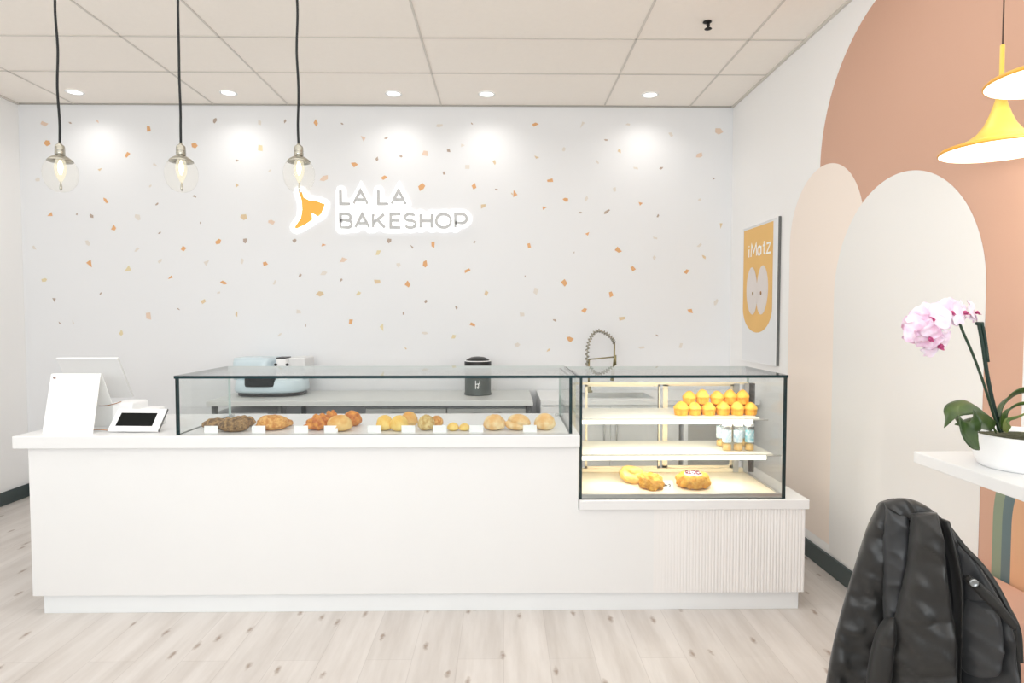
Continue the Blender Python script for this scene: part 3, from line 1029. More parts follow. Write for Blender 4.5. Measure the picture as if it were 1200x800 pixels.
m1.build('printed_mark', mat('faint pink print', (240, 214, 210), 0.6), fs)

t = thing('receipt_printer', 'white box with a copper trim line between tent card and terminal', 'printer', (ax(130, 3.1), 3.12, WTOP))
xa, xb = B.x + 0.004, ax(150, 3.05)
m1 = MB()
zt = at(130, 472, Y=3.075).z
m1.box(xa, xb, 3.075, 3.22, WTOP, zt, 0, 0.012)
m1.build('housing', W['wplast'], t)
m1 = MB()
m1.tube(cat_rom([at(116, 475.5, Y=3.072), at(125, 475, Y=3.072), at(134, 473, Y=3.072), at(142, 470.5, Y=3.072)], 12), 0.0022, 6)
m1.build('trim_line', W['gold'], t)
m1 = MB()
m1.tube([at(109, 503.5, Y=2.99), at(119, 503.3, Y=2.99), at(126, 504, Y=2.99)], 0.002, 6)
m1.build('cable', W['gold'], t)
m1 = MB()
m1.box(xb - 0.005, ax(178, 3.1), 3.085, 3.22, WTOP, WTOP + 0.09, 0, 0.012)
m1.build('paper_tray', W['wplast'], t)

t = thing('payment_terminal', 'white tilted payment tablet with a black screen', 'tablet', (ax(158, 3.0), 3.0, WTOP))
A, B = at(126, 504.5, Y=2.96), at(185, 505, Y=2.96)
D_ = Vector((A.x + 0.004, 3.04, at(137, 479, Y=3.04).z))
C_ = Vector((B.x + 0.004, 3.04, D_.z))
m1 = MB()
sheet(m1, A, B, C_, D_, -0.008)
body = m1.build('housing', W['wplast'], t)
e1, e2 = (B - A), (D_ - A)
nn = e1.cross(e2).normalized()
if nn.y > 0:
    nn = -nn
q = [A + e1 * u + e2 * v for u, v in ((.11, .22), (.84, .22), (.84, .82), (.11, .82))]
m1 = MB()
m1.prism([p + nn * 0.0004 for p in q], (0, 0, 0), nn * 0.0012)
m1.build('screen', W['screen'], body)['label'] = 'black screen'
m1 = MB()
m1.prism([A + Vector((0.02, .012, 0)), A + Vector((0.02, .075, 0.0)), D_ + Vector((0.02, .012, -0.012))], A, B - Vector((0.05, 0, 0)))
m1.build('stand', W['offw'], t)
m1 = MB()
m1.prism([B + nn * 0.001, B + nn * 0.001 + Vector((0.003, 0, 0)), C_ + nn * 0.001 + Vector((0.003, 0, 0)), C_ + nn * 0.001], (0, 0, 0), -nn * 0.009)
m1.build('side_band', W['steeld'], body)

t = thing('till_tablet', 'pale grey back of the till tablet facing the staff behind the tent card', 'tablet', (ax(105, 3.3), 3.3, WTOP))
A, B = at(66, 420, Y=3.2), at(138, 420, Y=3.2)
zb = WTOP + 0.12
m1 = MB()
sheet(m1, A, B, Vector((B.x, 3.32, zb)), Vector((A.x, 3.32, zb)), 0.012)
m1.build('housing', W['offw'], t)
m1 = MB()
m1.box(A.x, B.x, 3.196, 3.206, A.z - 0.004, A.z + 0.004, 0, 0.002)
m1.build('top_edge', W['wplast'], t)
m1 = MB()
mx_ = (A.x + B.x) / 2
m1.box(mx_ - 0.09, mx_ + 0.09, 3.22, 3.42, WTOP, WTOP + 0.012, 0, 0.004)
m1.prism([(mx_ - 0.03, 3.30, WTOP + .012), (mx_ - 0.03, 3.345, WTOP + 0.012), (mx_ - 0.03, 3.30, zb + 0.08), (mx_ - 0.03, 3.27, zb + 0.08)], (0, 0, 0), (0.06, 0, 0))
m1.build('stand', W['offw'], t)

# ------------------------------------------------------------------ wall sign
SY = YB - 0.02


def arcp(cx, cy, rx, ry, a0, a1, n=14):
    return [(cx + rx * math.cos(math.radians(a0 + (a1 - a0) * i / n)), cy + ry * math.sin(math.radians(a0 + (a1 - a0) * i / n))) for i in range(n + 1)]


LET = {
    'L': [[(0, 1), (0, 0), (1, 0)]],
    'A': [[(0, 0), (.5, 1), (1, 0)], [(.19, .32), (.81, .32)]],
    'B': [[(0, 0), (0, 1), (.6, 1)] + arcp(.6, .765, .32, .235, 90, -90)[1:] + [(0, .53)], [(.6, .53)] + arcp(.62, .265, .38, .265, 90, -90)[1:] + [(0, 0)]],
    'K': [[(0, 0), (0, 1)], [(.95, 1), (0, .34)], [(.36, .58), (1, 0)]],
    'E': [[(1, 1), (0, 1), (0, 0), (1, 0)], [(0, .52), (.88, .52)]],
    'S': [arcp(.5, .76, .44, .24, 30, 270, 16) + arcp(.5, .26, .48, .26, 90, -150, 16)[1:]],
    'H': [[(0, 0), (0, 1)], [(1, 0), (1, 1)], [(0, .5), (1, .5)]],
    'O': [arcp(.5, .5, .5, .5, 0, 360, 36)],
    'P': [[(0, 0), (0, 1), (.58, 1)] + arcp(.58, .67, .42, .33, 90, -90)[1:] + [(0, .34)]],
}
sg = thing('wall_sign', 'backlit shop sign of yellow leaf and grey letters on the speckled wall', 'sign', at(450, 245, Y=YB))
lines = [('L', 399.4, 411), ('A', 414.6, 431), ('L', 443.6, 455.6), ('A', 459, 475.6)], \
        [('B', 399.4, 412.4), ('A', 416.6, 433), ('K', 437.6, 451), ('E', 458.2, 469.6), ('S', 474, 487.6), ('H', 493.2, 506.2), ('O', 511.2, 528.6), ('P', 533.6, 547)]
rows = [(223, 239), (251, 266.6)]
m2 = MB()
for ln, (ya, yb) in zip(lines, rows):
    m1 = MB()
    for ch, pa, pb in ln:
        o_ = at(pa, yb, Y=SY)
        uxx = Vector((at(pb, yb, Y=SY).x - o_.x, 0, 0))
        uzz = Vector((0, 0, at(pa, ya, Y=SY).z - o_.z))
        strokes(m1, LET[ch], o_, uxx, uzz, 0.0205, 0.012)
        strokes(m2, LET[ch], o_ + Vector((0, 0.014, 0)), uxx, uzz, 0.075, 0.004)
        # rounded ends of the backing
        for pl in LET[ch]:
            for p in (pl[0], pl[-1]):
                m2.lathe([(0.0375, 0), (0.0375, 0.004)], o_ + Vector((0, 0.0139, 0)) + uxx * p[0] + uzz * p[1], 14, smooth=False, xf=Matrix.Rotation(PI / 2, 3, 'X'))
    m1.build('lettering', W['letter'], sg, weld=False)['label'] = 'grey letters reading ' + ('LA LA' if ya < 240 else 'BAKESHOP')
lf = [(150, 322), (158, 322), (172, 325), (182, 358), (215, 374), (258, 379), (305, 397), (285, 450), (265, 470), (246, 458), (229, 449), (232, 488), (190, 515), (140, 540), (131, 536), (132, 525), (165, 480), (173, 430), (170, 380), (160, 345)]
lf = [(320 + x / 5, 160 + y / 5) for x, y in lf]
m3 = MB()
m3.prism([at(x, y, Y=SY) for x, y in lf], (0, 0, 0), (0, -0.012, 0))
m3.build('leaf_emblem', W['leaf'], sg)['label'] = 'yellow ginkgo leaf emblem'
cxl = sum(p[0] for p in lf) / len(lf)
cyl = sum(p[1] for p in lf) / len(lf)
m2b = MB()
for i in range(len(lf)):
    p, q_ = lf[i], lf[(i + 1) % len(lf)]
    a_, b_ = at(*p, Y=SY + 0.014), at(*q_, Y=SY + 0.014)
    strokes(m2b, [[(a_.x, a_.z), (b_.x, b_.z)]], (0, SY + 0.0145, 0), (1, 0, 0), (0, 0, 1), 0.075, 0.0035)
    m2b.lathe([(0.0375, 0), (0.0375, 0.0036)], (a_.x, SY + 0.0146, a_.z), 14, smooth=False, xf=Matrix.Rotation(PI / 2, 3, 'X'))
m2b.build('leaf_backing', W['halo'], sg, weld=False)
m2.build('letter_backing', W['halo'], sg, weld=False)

# ------------------------------------------------------------------ poster on the arch wall
PX = XR - 0.014
t = thing('framed_poster', 'framed golden poster on the arch mural wall above the tall case', 'poster', (XR, 4.29, 1.5))
pz0, pz1, pya, pyb = 1.065, 2.01, 4.60, 4.02
m1 = MB()
m1.box(PX, XR, pyb, pya, pz0, pz1, 0, 0.002)
m1.build('board', W['wall'], t)
m1 = MB()
m1.box(PX - 0.004, XR - 0.001, pyb - 0.012, pyb, pz0, pz1 + 0.006, 0)
m1.box(PX - 0.002, XR - 0.001, pyb - 0.020, pyb - 0.012, pz0, pz1 + 0.006, 1)
m1.box(PX - 0.004, XR - 0.001, pyb, pya, pz1, pz1 + 0.006)
m1.box(PX - 0.004, XR - 0.001, pyb, pya, pz0 - 0.005, pz0)
m1.build('frame', [W['wplast'], W['steeld']], t)
ya, yb2 = 4.585, 4.085
yc = (ya + yb2) / 2
rr = (ya - yb2) / 2
zs = at(908, 362, X=PX).z
zs_ = 1.44
m1 = MB()
pts = [(PX - 0.001, ya, pz1 - 0.012), (PX - 0.001, yb2, pz1 - 0.012)]
for i in range(25):
    a = PI * i / 24
    pts.append((PX - 0.001, yc - rr * math.cos(a), zs_ - 0.17 * math.sin(a)))
m1.add(pts, [tuple(range(len(pts)))])
pr = m1.build('print', W['poster'], t)
m1 = MB()
for sgn in (-1, 1):
    pts = []
    for i in range(25):
        a = 2 * PI * i / 25
        y = math.cos(a) * 0.105 * (1 if math.cos(a) * sgn > 0 else 0.85)
        z = math.sin(a) * 0.17
        ro = -sgn * 0.26
        pts.append((PX - 0.002 - 0.0004 * sgn, yc + sgn * 0.080 + y * math.cos(ro) - z * math.sin(ro) * .55, 1.56 + z * math.cos(ro) + y * math.sin(ro)))
    m1.add(pts, [tuple(range(25))])
    m1.lathe([(0.001, 0), (0.013, 0.0005)], (PX - 0.0032, yc + sgn * 0.07, 1.54), 12, mi=1 if sgn < 0 else 2, xf=Matrix.Rotation(-PI / 2, 3, 'Y'))
m1.build('biscuit_picture', [W['porc'], CH['O'], CH['T']], pr)
m1 = MB()
GL = {'i': [[(.4, 0), (.4, .65)], [(.4, .85), (.4, .95)]], 'M': [[(0, 0), (.1, 1), (.5, .3), (.9, 1), (1, 0)]], 'a': [arcp(.45, .35, .4, .35, 0, 360, 14), [(.88, .7), (.88, 0)]],
      't': [[(.5, 1), (.5, .1), (.8, 0)], [(.15, .68), (.85, .68)]], 'z': [[(.05, .75), (.9, .75), (.05, 0), (.95, 0)]]}
u0 = yc + 0.165
for ch, w_ in (('i', .04), ('M', .1), ('a', .07), ('t', .055), ('z', .07)):
    strokes(m1, GL[ch], (PX - 0.0012, u0, 1.80), (0, -w_, 0), (0, 0, .085), 0.013, 0.001)
    u0 -= w_ + 0.012
m1.build('lettering', W['paper'], pr)

# ------------------------------------------------------------------ glass pendants over the counter
pend = [(70, 171, 'glass globe pendant on black cord nearest the plain side wall'), (212, 173, 'glass globe pendant on black cord in the middle of three'),
        (350, 173, 'glass globe pendant on black cord beside the wall sign leaf')]
for i, (px, py, lb) in enumerate(pend):
    p = at(px, py, Y=2.9)
    p.z = 2.145
    if i:
        dup(t0, (p.x, 2.9, p.z), label=lb, rotz=i * 1.3)
        continue
    t0 = thing('globe_pendant_lamp', lb, 'pendant lamp', p, 'glass globe pendants over the counter')
    x, y, z = p
    m1 = MB()
    cp = [(x + 0.0022 * math.sin(k * 1.1), y + 0.002 * math.cos(k * 0.9), z + 0.03 + (ZC - z - 0.05) * k / 14) for k in range(15)]
    cp[0] = (x, y, z + 0.0)
    cp[-1] = (x, y, ZC - 0.02)
    m1.tube(cat_rom(cp, 60), 0.0052, 8)
    m1.build('cord', W['cord'], t0)
    m1 = MB()
    m1.lathe([(0.05, -0.0005), (0.05, -0.02), (0.02, -0.026)], (x, y, ZC), 24)
    m1.build('ceiling_rose', W['black'], t0)
    m1 = MB()
    m1.lathe([(0.005, 0.02), (0.008, 0.012), (0.018, 0.004), (0.020, -0.004), (0.0195, -0.012), (0.021, -0.016), (0.0195, -0.02), (0.021, -0.026), (0.020, -0.042)], (x, y, z), 24)
    m1.build('socket', W['nickel'], t0)
    m1 = MB()
    m1.lathe([(0.021, -0.04), (0.032, -0.046), (0.046, -0.056), (0.052, -0.064), (0.052, -0.067), (0.044, -0.06), (0.02, -0.046)], (x, y, z), 32, cap=False)
    m1.build('cap_dome', W['nickel'], t0)
    m1 = MB()
    m1.lathe([(0.046, -0.062), (0.058, -0.074), (0.067, -0.095), (0.07, -0.118), (0.067, -0.145), (0.058, -0.17), (0.042, -0.19), (0.02, -0.2), (0.003, -0.203)], (x, y, z), 40, cap=False)
    m1.build('globe', W['globe'], t0)['label'] = 'clear glass globe with painted glow'
    m1 = MB()
    m1.lathe([(0.013, -0.046), (0.02, -0.068), (0.025, -0.092), (0.022, -0.118), (0.013, -0.142), (0.004, -0.158)], (x, y, z), 24)
    bl = m1.build('bulb', W['bulbg'], t0)
    m1 = MB()
    m1.lathe([(0.003, -0.06), (0.008, -0.074), (0.011, -0.092), (0.008, -0.112), (0.003, -0.124)], (x, y, z), 12)
    m1.build('filament', W['bulb'], bl)
    m1 = MB()
    m1.lathe([(0.002, -0.158), (0.005, -0.172), (0.006, -0.186), (0.002, -0.196)], (x, y, z), 10)
    m1.build('bulb_tip', W['nickel'], bl)

# ------------------------------------------------------------------ yellow trumpet pendants
for i, (x, y, z, lb) in enumerate(((1.53, 1.95, 1.893, 'yellow trumpet-shaped pendant lamp hanging lower over the white bar table'),
                                   (1.482, 1.7, 2.018, 'yellow trumpet-shaped pendant lamp hanging higher, partly cut off'))):
    if i:
        dup(t0, (x, y, z), label=lb)
        continue
    t0 = thing('trumpet_pendant_lamp', lb, 'pendant lamp', (x, y, z), 'yellow trumpet pendants over the bar table')
    m1 = MB()
    m1.lathe([(0.158, 0.0), (0.159, 0.003), (0.152, 0.010), (0.12, 0.021), (0.085, 0.036), (0.06, 0.055), (0.042, 0.08), (0.029, 0.11), (0.019, 0.14), (0.0125, 0.165), (0.0095, 0.19), (0.0068, 0.2), (0.0066, 0.32), (0.004, 0.322)], (x, y, z), 64, cap=False)
    sh = m1.build('shade', W['yellow'], t0)
    m1 = MB()
    m1.lathe([(0.157, -0.0015), (0.1605, 0.0), (0.1605, 0.004), (0.153, 0.0112)], (x, y, z), 64, cap=False)
    m1.build('rim', W['yrim'], sh)
    m1 = MB()
    m1.lathe([(0.157, -0.0005), (0.15, 0.006), (0.118, 0.016), (0.083, 0.03), (0.056, 0.05), (0.03, 0.07), (0.002, 0.08)], (x, y, z), 64, cap=False)
    m1.build('inner_shade', W['lampin'], sh)['label'] = 'white inside of the shade'
    m1 = MB()
    m1.tube([(x, y, z + 0.32), (x, y, ZC)], 0.0022, 8)
    m1.build('cord', W['cordb'], t0)
    m1 = MB()
    m1.lathe([(0.02, -0.001), (0.004, -0.06)][::-1], (x, y, z + 0.075), 12)
    m1.build('bulb', W['lampin'], t0)
for (x, y, z) in ((1.53, 1.95, 1.893), (1.482, 1.7, 2.018)):
    ld = bpy.data.lights.new('trumpet_glow', 'POINT')
    ld.energy = 1.2
    ld.shadow_soft_size = 0.03
    ld.color = (1, 0.9, 0.75)
    lo = bpy.data.objects.new('trumpet_glow', ld)
    COL.objects.link(lo)
    lo.location = (x, y, z - 0.02)

# ------------------------------------------------------------------ bar table and bench
t = thing('bar_table', 'white bar-height table along the arch mural wall carrying the orchid', 'table', (1.54, 1.4, 0))
m1 = MB()
m1.box(1.32, XR - 0.012, 0.75, 2.0, 0.913, 0.95, 0, 0.003)
m1.build('tabletop', W['white'], t)
for y in (0.85,):
    for x in (1.38, 1.69):
        m1 = MB()
        m1.box(x - 0.02, x + 0.02, y - 0.02, y + 0.02, 0, 0.913, 0, 0.003)
        m1.build('leg', W['white'], t)
m1 = MB()
m1.box(XR - 0.05, XR - 0.012, 0.8, 1.9, 0.87, 0.913, 0, 0.003)
m1.build('wall_cleat', W['white'], t)

m1 = MB()
m1.box(1.55, XR - 0.016, 1.845, 2.26, 0.0, 0.462, 0, 0.006)
tag(m1.build('upholstered_bench', W['bench'], loc=(1.65, 2.0, 0)), 'salmon pink block bench under the white bar table', 'bench')

# ------------------------------------------------------------------ orchid
OY = 1.78
OX = at(1202, 520, Y=OY).x
TT = 0.95
t = thing('potted_orchid', 'pale pink orchid in a white bowl pot on the bar table', 'orchid', (OX, OY, TT))
m1 = MB()
m1.lathe([(0.105, 0.0), (0.112, 0.004), (0.122, 0.025), (0.13, 0.06), (0.134, 0.09), (0.135, 0.096), (0.131, 0.098), (0.128, 0.094), (0.124, 0.07), (0.11, 0.03), (0.05, 0.02)], (OX, OY, TT), 56)
m1.build('pot', W['pot'], t)
m1 = MB()
vs, fs = [], []
for i in range(9):
    for k in range(36):
        a = 2 * PI * k / 36
        r_ = 0.126 * i / 8 + 0.0005
        vs.append((OX + r_ * math.cos(a), OY + r_ * math.sin(a), TT + 0.082 + 0.01 * noise.noise(Vector((r_ * math.cos(a) * 40, r_ * math.sin(a) * 40, 3)))))
for i in range(8):
    for k in range(36):
        fs.append((i * 36 + k, i * 36 + (k + 1) % 36, (i + 1) * 36 + (k + 1) % 36, (i + 1) * 36 + k))
m1.add(vs, fs, 0, True)
m1.build('potting_bark', W['soil'], t)


def op(px, py, dy=0.0):
    return at(px, py, Y=OY + dy)


def leaf(pts, wv, wmax, name='leaf', m=None, fold=0.25, tip=0.04):
    n = 26
    cl = cat_rom(pts, n)
    wv = Vector(wv).normalized()
    m1 = MB()
    vs, fs = [], []
    K = 9
    for i, p in enumerate(cl):
        s = i / n
        w = wmax * (min(1, 0.45 + s * 1.6)) * (1 - max(0, (s - 0.55) / 0.45) ** 2.2) + 0.0008
        d = (cl[min(i + 1, n)] - cl[max(i - 1, 0)]).normalized()
        u = (wv - d * wv.dot(d)).normalized()
        nr = d.cross(u)
        for k in range(K):
            q = (k / (K - 1) - 0.5) * 2
            vs.append(p + u * (w * q) + nr * (fold * w * abs(q) ** 1.4))
    for i in range(n):
        for k in range(K - 1):
            fs.append((i * K + k, i * K + k + 1, (i + 1) * K + k + 1, (i + 1) * K + k))
    m1.add(vs, fs, 0, True)
    bmesh.ops.recalc_face_normals(m1.bm, faces=list(m1.bm.faces))
    o = m1.build(name, m or W['leafg'], t)
    sm = o.modifiers.new('thickness', 'SOLIDIFY')
    sm.thickness = 0.002
    return o


leaf([op(1167, 503), op(1157, 486, -.02), op(1140, 475, -.04), op(1124, 476, -.05), op(1113, 485, -.06), op(1106, 501, -.06)], (0.25, 0.8, 0.42), 0.031)
leaf([op(1167, 503, -.03), op(1158, 491, -.05), op(1143, 491, -.07), op(1129, 495, -.09), op(1119, 497, -.1)], (0.1, 0.9, 0.3), 0.014)
leaf([op(1165, 500, -.05), op(1150, 493, -.1), op(1136, 494, -.13), op(1133, 504, -.145), op(1139, 517, -.15), op(1148, 527, -.15)], (0.85, 0.35, 0.3), 0.03)
leaf([op(1172, 503), op(1172, 484, .02), op(1180, 470, .02), op(1196, 460, 0), op(1218, 458, -.02), op(1240, 470, -.03)], (0.15, 0.8, -0.5), 0.024)
leaf([op(1175, 503, -.04), op(1180, 484, -.05), op(1192, 475, -.06), op(1208, 472, -.07)], (0.1, 0.8, -0.5), 0.015)
leaf([op(1178, 505, -.05), op(1183, 494, -.08), op(1195, 489, -.1), op(1212, 480, -.12)], (0.1, 0.8, -.5), 0.012, m=W['leafy'])

m1 = MB()
m1.tube(cat_rom([op(1172, 506), op(1165, 488, -.01), op(1153, 450, -.02), op(1140, 415, -.03), op(1129, 390, -.04), op(1123, 376, -.045), op(1114, 366, -.05), op(1100, 364, -.055), op(1086, 372, -.06), op(1080, 384, -.06)], 50), [0.0035] * 26 + [0.003] * 25, 8)
m1.build('flower_stem', W['stem'], t)
m1 = MB()
m1.tube(cat_rom([op(1173, 506, .02), op(1165, 478, .02), op(1157, 440, .02), op(1152, 405, .02), op(1147, 378, .02)], 30), [0.006] * 6 + [0.0055] * 25, 8)
m1.tube(cat_rom([op(1158, 424, .015), op(1155, 400, .015), op(1151, 378, .015)], 10), 0.004, 8)
m1.tube([op(1144, 379, .018), op(1152, 379, .018)], 0.005, 8)
m1.build('support_stake', W['stake'], t)


def petal(m1, c, d, side, nr, L, Wd, cup, mi=0):
    """one petal from c along d"""
    n, K = 10, 9
    vs, fs = [], []
    for i in range(n + 1):
        s = i / n
        w = Wd * math.sin(PI * min(0.999, 0.10 + 0.88 * s) ** 0.9) + 0.0006
        for k in range(K):
            q = (k / (K - 1) - .5) * 2
            rip = 0.0022 * math.sin(7 * s + 5 * q)
            vs.append(c + d * (L * s) + side * (w * q) + nr * (cup * L * (s * s * 0.9 - 0.25 * q * q) + rip))
    for i in range(n):
        for k in range(K - 1):
            fs.append((i * K + k, i * K + k + 1, (i + 1) * K + k + 1, (i + 1) * K + k))
    m1.add(vs, fs, mi, True)


def flower(c, r_, face, roll, seed, m):
    nr = Vector(face).normalized()
    side = Vector((0, 0, 1)).cross(nr).normalized()
    up = nr.cross(side)
    rm = Matrix.Rotation(roll, 3, nr)
    side, up = rm @ side, rm @ up
    m1 = MB()
    for ang, L, Wd, off in ((90, 1.0, 0.42, -0.003), (214, 1.0, 0.4, -0.003), (326, 1.0, 0.4, -0.003), (12, 1.05, 0.72, 0.001), (168, 1.05, 0.72, 0.001)):
        a = math.radians(ang)
        d = side * math.cos(a) + up * math.sin(a)
        s2 = -side * math.sin(a) + up * math.cos(a)
        petal(m1, c + nr * off, d, s2, nr, r_ * L, r_ * Wd, -0.22)
    f = m1.build('flower', m, t)
    m1 = MB()
    for ang, L, Wd in ((270, 0.32, 0.15), (225, 0.24, 0.10), (315, 0.24, 0.10)):
        a = math.radians(ang)
        d = (side * math.cos(a) + up * math.sin(a)) * 0.8 + nr * 0.6
        s2 = -side * math.sin(a) + up * math.cos(a)
        petal(m1, c + nr * 0.004, d, s2, nr, r_ * L, r_ * Wd, 0.5)
    t_ = bmesh.new()
    bmesh.ops.create_icosphere(t_, subdivisions=2, radius=r_ * 0.09)
    m1.merge(t_, 0, Matrix.Translation(c + nr * 0.009), True)
    m1.build('lip', W['lip'], f)['label'] = 'magenta lip'


sc_ = OY / F
for (px, py, pr_, face, roll, dy, mm) in (
        (1090, 374, 22, (-.35, -.9, .25), .2, -.09, 'petal'), (1073, 380, 17, (-.9, -.45, -.1), .5, -.07, 'petal2'), (1081, 393, 20, (-.5, -.85, -.2), -.4, -.1, 'petal2'),
        (1099, 403, 19, (.3, -.85, -.45), .7, -.09, 'petal'), (1113, 366, 19, (.1, -.9, .1), -.3, -.07, 'petal'), (1127, 366, 18, (.5, -.8, .2), .4, -.03, 'petal'),
        (1141, 366, 16, (.7, -.7, .2), -.2, .01, 'petal'), (1088, 395, 15, (-.2, -.9, -.5), 1.2, -.12, 'petal2')):
    flower(op(px, py, dy), pr_ * sc_, face, roll, px, W[mm])

# ------------------------------------------------------------------ chair under the jacket
t = thing('bar_chair', 'pale wooden chair hidden under the black jacket at the bar table', 'chair', (1.08, 1.36, 0))
m1 = MB()
m1.box(0.99, 1.28, 1.24, 1.52, 0.43, 0.46, 0, 0.008)
m1.build('seat', W['wood'], t)
for x in (1.01, 1.26):
    for y in (1.26, 1.50):
        m1 = MB()
        m1.tube([(x, y, 0), (x, y, 0.435)], [0.012, 0.016], 10)
        m1.build('leg', W['wood'], t)
m1 = MB()
for y in (1.31, 1.49):
    m1.tube([(1.0, y, 0.45), (0.985, y, 0.82)], 0.011, 8)
m1.box(0.975, 0.995, 1.29, 1.51, 0.72, 0.835, 0, 0.006)
m1.build('backrest', W['wood'], t)

# ------------------------------------------------------------------ jacket


def YD(px):
    u = (px - 1035) / 40
    soft = math.log(1 + math.exp(u)) if u < 20 else u
    return 1.41 + 0.0010 * 0 - 0.0704 * soft + 0.05


def jp(px, py, off=0.0):
    return at(px, py, Y=YD(px) - off)


NJ = Vector((-0.35, -0.93, 0.1)).normalized()


def puff(name, L, R, th, parent, m, off=0.0, quilt=0, qd=0.25, amp=0.006, seed=0.0, back=0.5, endt=0.35, endb=1.0, n=100, K=44, sq=0.75, fs_=16.0):
    Lc = cat_rom([Vector((a, b, 0)) for a, b in L], n)
    Rc = cat_rom([Vector((a, b, 0)) for a, b in R], n)
    m1 = MB()
    vs, fs = [], []
    for i in range(n + 1):
        s = i / n
        tp = 1.0
        if s < 0.09:
            tp = endt + (1 - endt) * math.sin(s / 0.09 * PI / 2)
        if s > 0.92:
            tp = endb + (1 - endb) * math.cos((s - 0.92) / 0.08 * PI / 2)
        qf = 1.0
        if quilt:
            qf = 1 - qd + qd * abs(math.sin(PI * (s * quilt + 0.15))) ** 0.5
        for k in range(K):
            ph = 2 * PI * k / K
            cs, sn = math.cos(ph), math.sin(ph)
            T = th * (tp * qf if sn > 0 else back * tp)
            f_ = 0.5 + 0.5 * math.copysign(abs(cs) ** 0.9, cs)
            p = jp(Lc[i].x + (Rc[i].x - Lc[i].x) * f_, Lc[i].y + (Rc[i].y - Lc[i].y) * f_, off) + NJ * (T * math.copysign(abs(sn) ** sq, sn))
            if amp and sn > 0.05:
                w = noise.noise(Vector((p.x * fs_, p.z * fs_ * 0.35, seed))) + 0.6 * noise.noise(Vector((p.x * fs_ * 2.4 + p.z * 14, p.z * fs_ * 1.3 - p.x * 8, seed + 7)))
                rg_ = 1 - abs(noise.noise(Vector((p.x * fs_ * 1.1 + p.z * 5, p.z * fs_ * 0.8 + p.x * 6, seed + 21)))) * 2.4
                w = w * (0.35 + 0.65 * sn) + 0.7 * max(0, rg_) ** 2
                p = p + NJ * amp * w
            vs.append(p)
    for i in range(n):
        for k in range(K):
            fs.append((i * K + k, i * K + (k + 1) % K, (i + 1) * K + (k + 1) % K, (i + 1) * K + k))
    fs.append(tuple(range(K))[::-1])
    fs.append(tuple(range(n * K, (n + 1) * K)))
    m1.add(vs, fs, 0, True)
    return m1.build(name, m, parent)


jk = thing('puffer_jacket', 'black quilted puffer jacket draped over a chair back', 'jacket', (0.98, 1.35, 0.42))
puff('back_body', [(1029, 590), (1019, 615), (1003, 665), (988, 720), (976, 780), (972, 850), (972, 935)],
     [(1049, 584), (1090, 600), (1128, 640), (1160, 678), (1182, 716), (1194, 770), (1197, 850), (1197, 935)], 0.035, jk, W['jackd'], off=-0.02, amp=0.004, endt=0.5, back=0.8)
puff('outer_panel', [(1031, 588), (1016, 618), (1000, 668), (986, 715), (975, 760), (968, 800), (962, 850), (960, 930)],
     [(1046, 586), (1043, 630), (1041, 690), (1040, 740), (1036, 790), (1028, 850), (1022, 930)], 0.032, jk, W['jack'], off=0.005, quilt=5.2, qd=0.26, amp=0.010, seed=2, fs_=22)
puff('lining_strip', [(1038, 592), (1034, 640), (1034, 690), (1036, 730)], [(1064, 600), (1064, 640), (1056, 690), (1050, 732)], 0.026, jk, W['jack2'], off=0.03, amp=0.009, fs_=20, seed=4, endb=0.6)
puff('right_panel', [(1098, 604), (1104, 650), (1112, 700), (1114, 760), (1112, 850), (1112, 930)],
     [(1118, 626), (1146, 662), (1166, 694), (1182, 724), (1190, 770), (1194, 850), (1194, 930)], 0.03, jk, W['jack2'], off=0.015, amp=0.013, seed=6, fs_=20)
puff('collar', [(1036, 588), (1052, 583.5), (1072, 586), (1092, 597), (1108, 612), (1122, 632)],
     [(1038, 604), (1056, 606), (1074, 612), (1092, 622), (1104, 636), (1114, 650)], 0.026, jk, W['jack'], off=0.02, amp=0.012, fs_=26, seed=8, endt=0.5, endb=0.4)
puff('sleeve', [(1068, 602), (1064, 640), (1054, 690), (1045, 730), (1042, 770), (1040, 810), (1040, 870), (1044, 920)],
     [(1097, 600), (1104, 640), (1110, 690), (1116, 730), (1119, 770), (1118, 810), (1114, 870), (1108, 920)], 0.05, jk, W['jack'], off=0.045, quilt=4.6, qd=0.22, amp=0.013, seed=11, endt=0.45, fs_=19)
puff('cuff_flap', [(1040, 722), (1028, 738), (1020, 765), (1015, 800), (1014, 850), (1016, 900)],
     [(1048, 722), (1049, 745), (1046, 770), (1043, 800), (1042, 850), (1042, 900)], 0.034, jk, W['jack'], off=0.05, quilt=3, qd=0.2, amp=0.006, seed=13, endt=0.5)
pk = puff('patch_pocket', [(1128, 700), (1122, 722), (1120, 750), (1122, 775), (1130, 786)], [(1160, 704), (1170, 722), (1174, 750), (1172, 776), (1164, 790)], 0.03, jk, W['jack2'], off=0.03,
          amp=0.010, fs_=24, seed=15, endt=0.5, endb=0.4)
fl = puff('pocket_flap', [(1128, 677), (1136, 686), (1150, 700), (1168, 718), (1186, 737)], [(1136, 673), (1148, 682), (1162, 695), (1178, 712), (1192, 731)], 0.012, jk, W['jackd'], off=0.052, amp=0.003, seed=17,
          endt=0.6, endb=0.6)
m1 = MB()
pz = jp(1141.6, 683, 0.066)
zz = NJ.normalized()
xx = zz.cross(Vector((0, 0, 1))).normalized()
yy = zz.cross(xx)
R3 = Matrix((xx, yy, zz)).transposed()
m1.lathe([(0.0075, -0.004), (0.0078, 0.001), (0.006, 0.003), (0.0045, 0.0018), (0.001, 0.0018)], pz, 20, xf=R3)
m1.build('snap', W['snap'], fl)['label'] = 'pewter snap button'
m1 = MB()
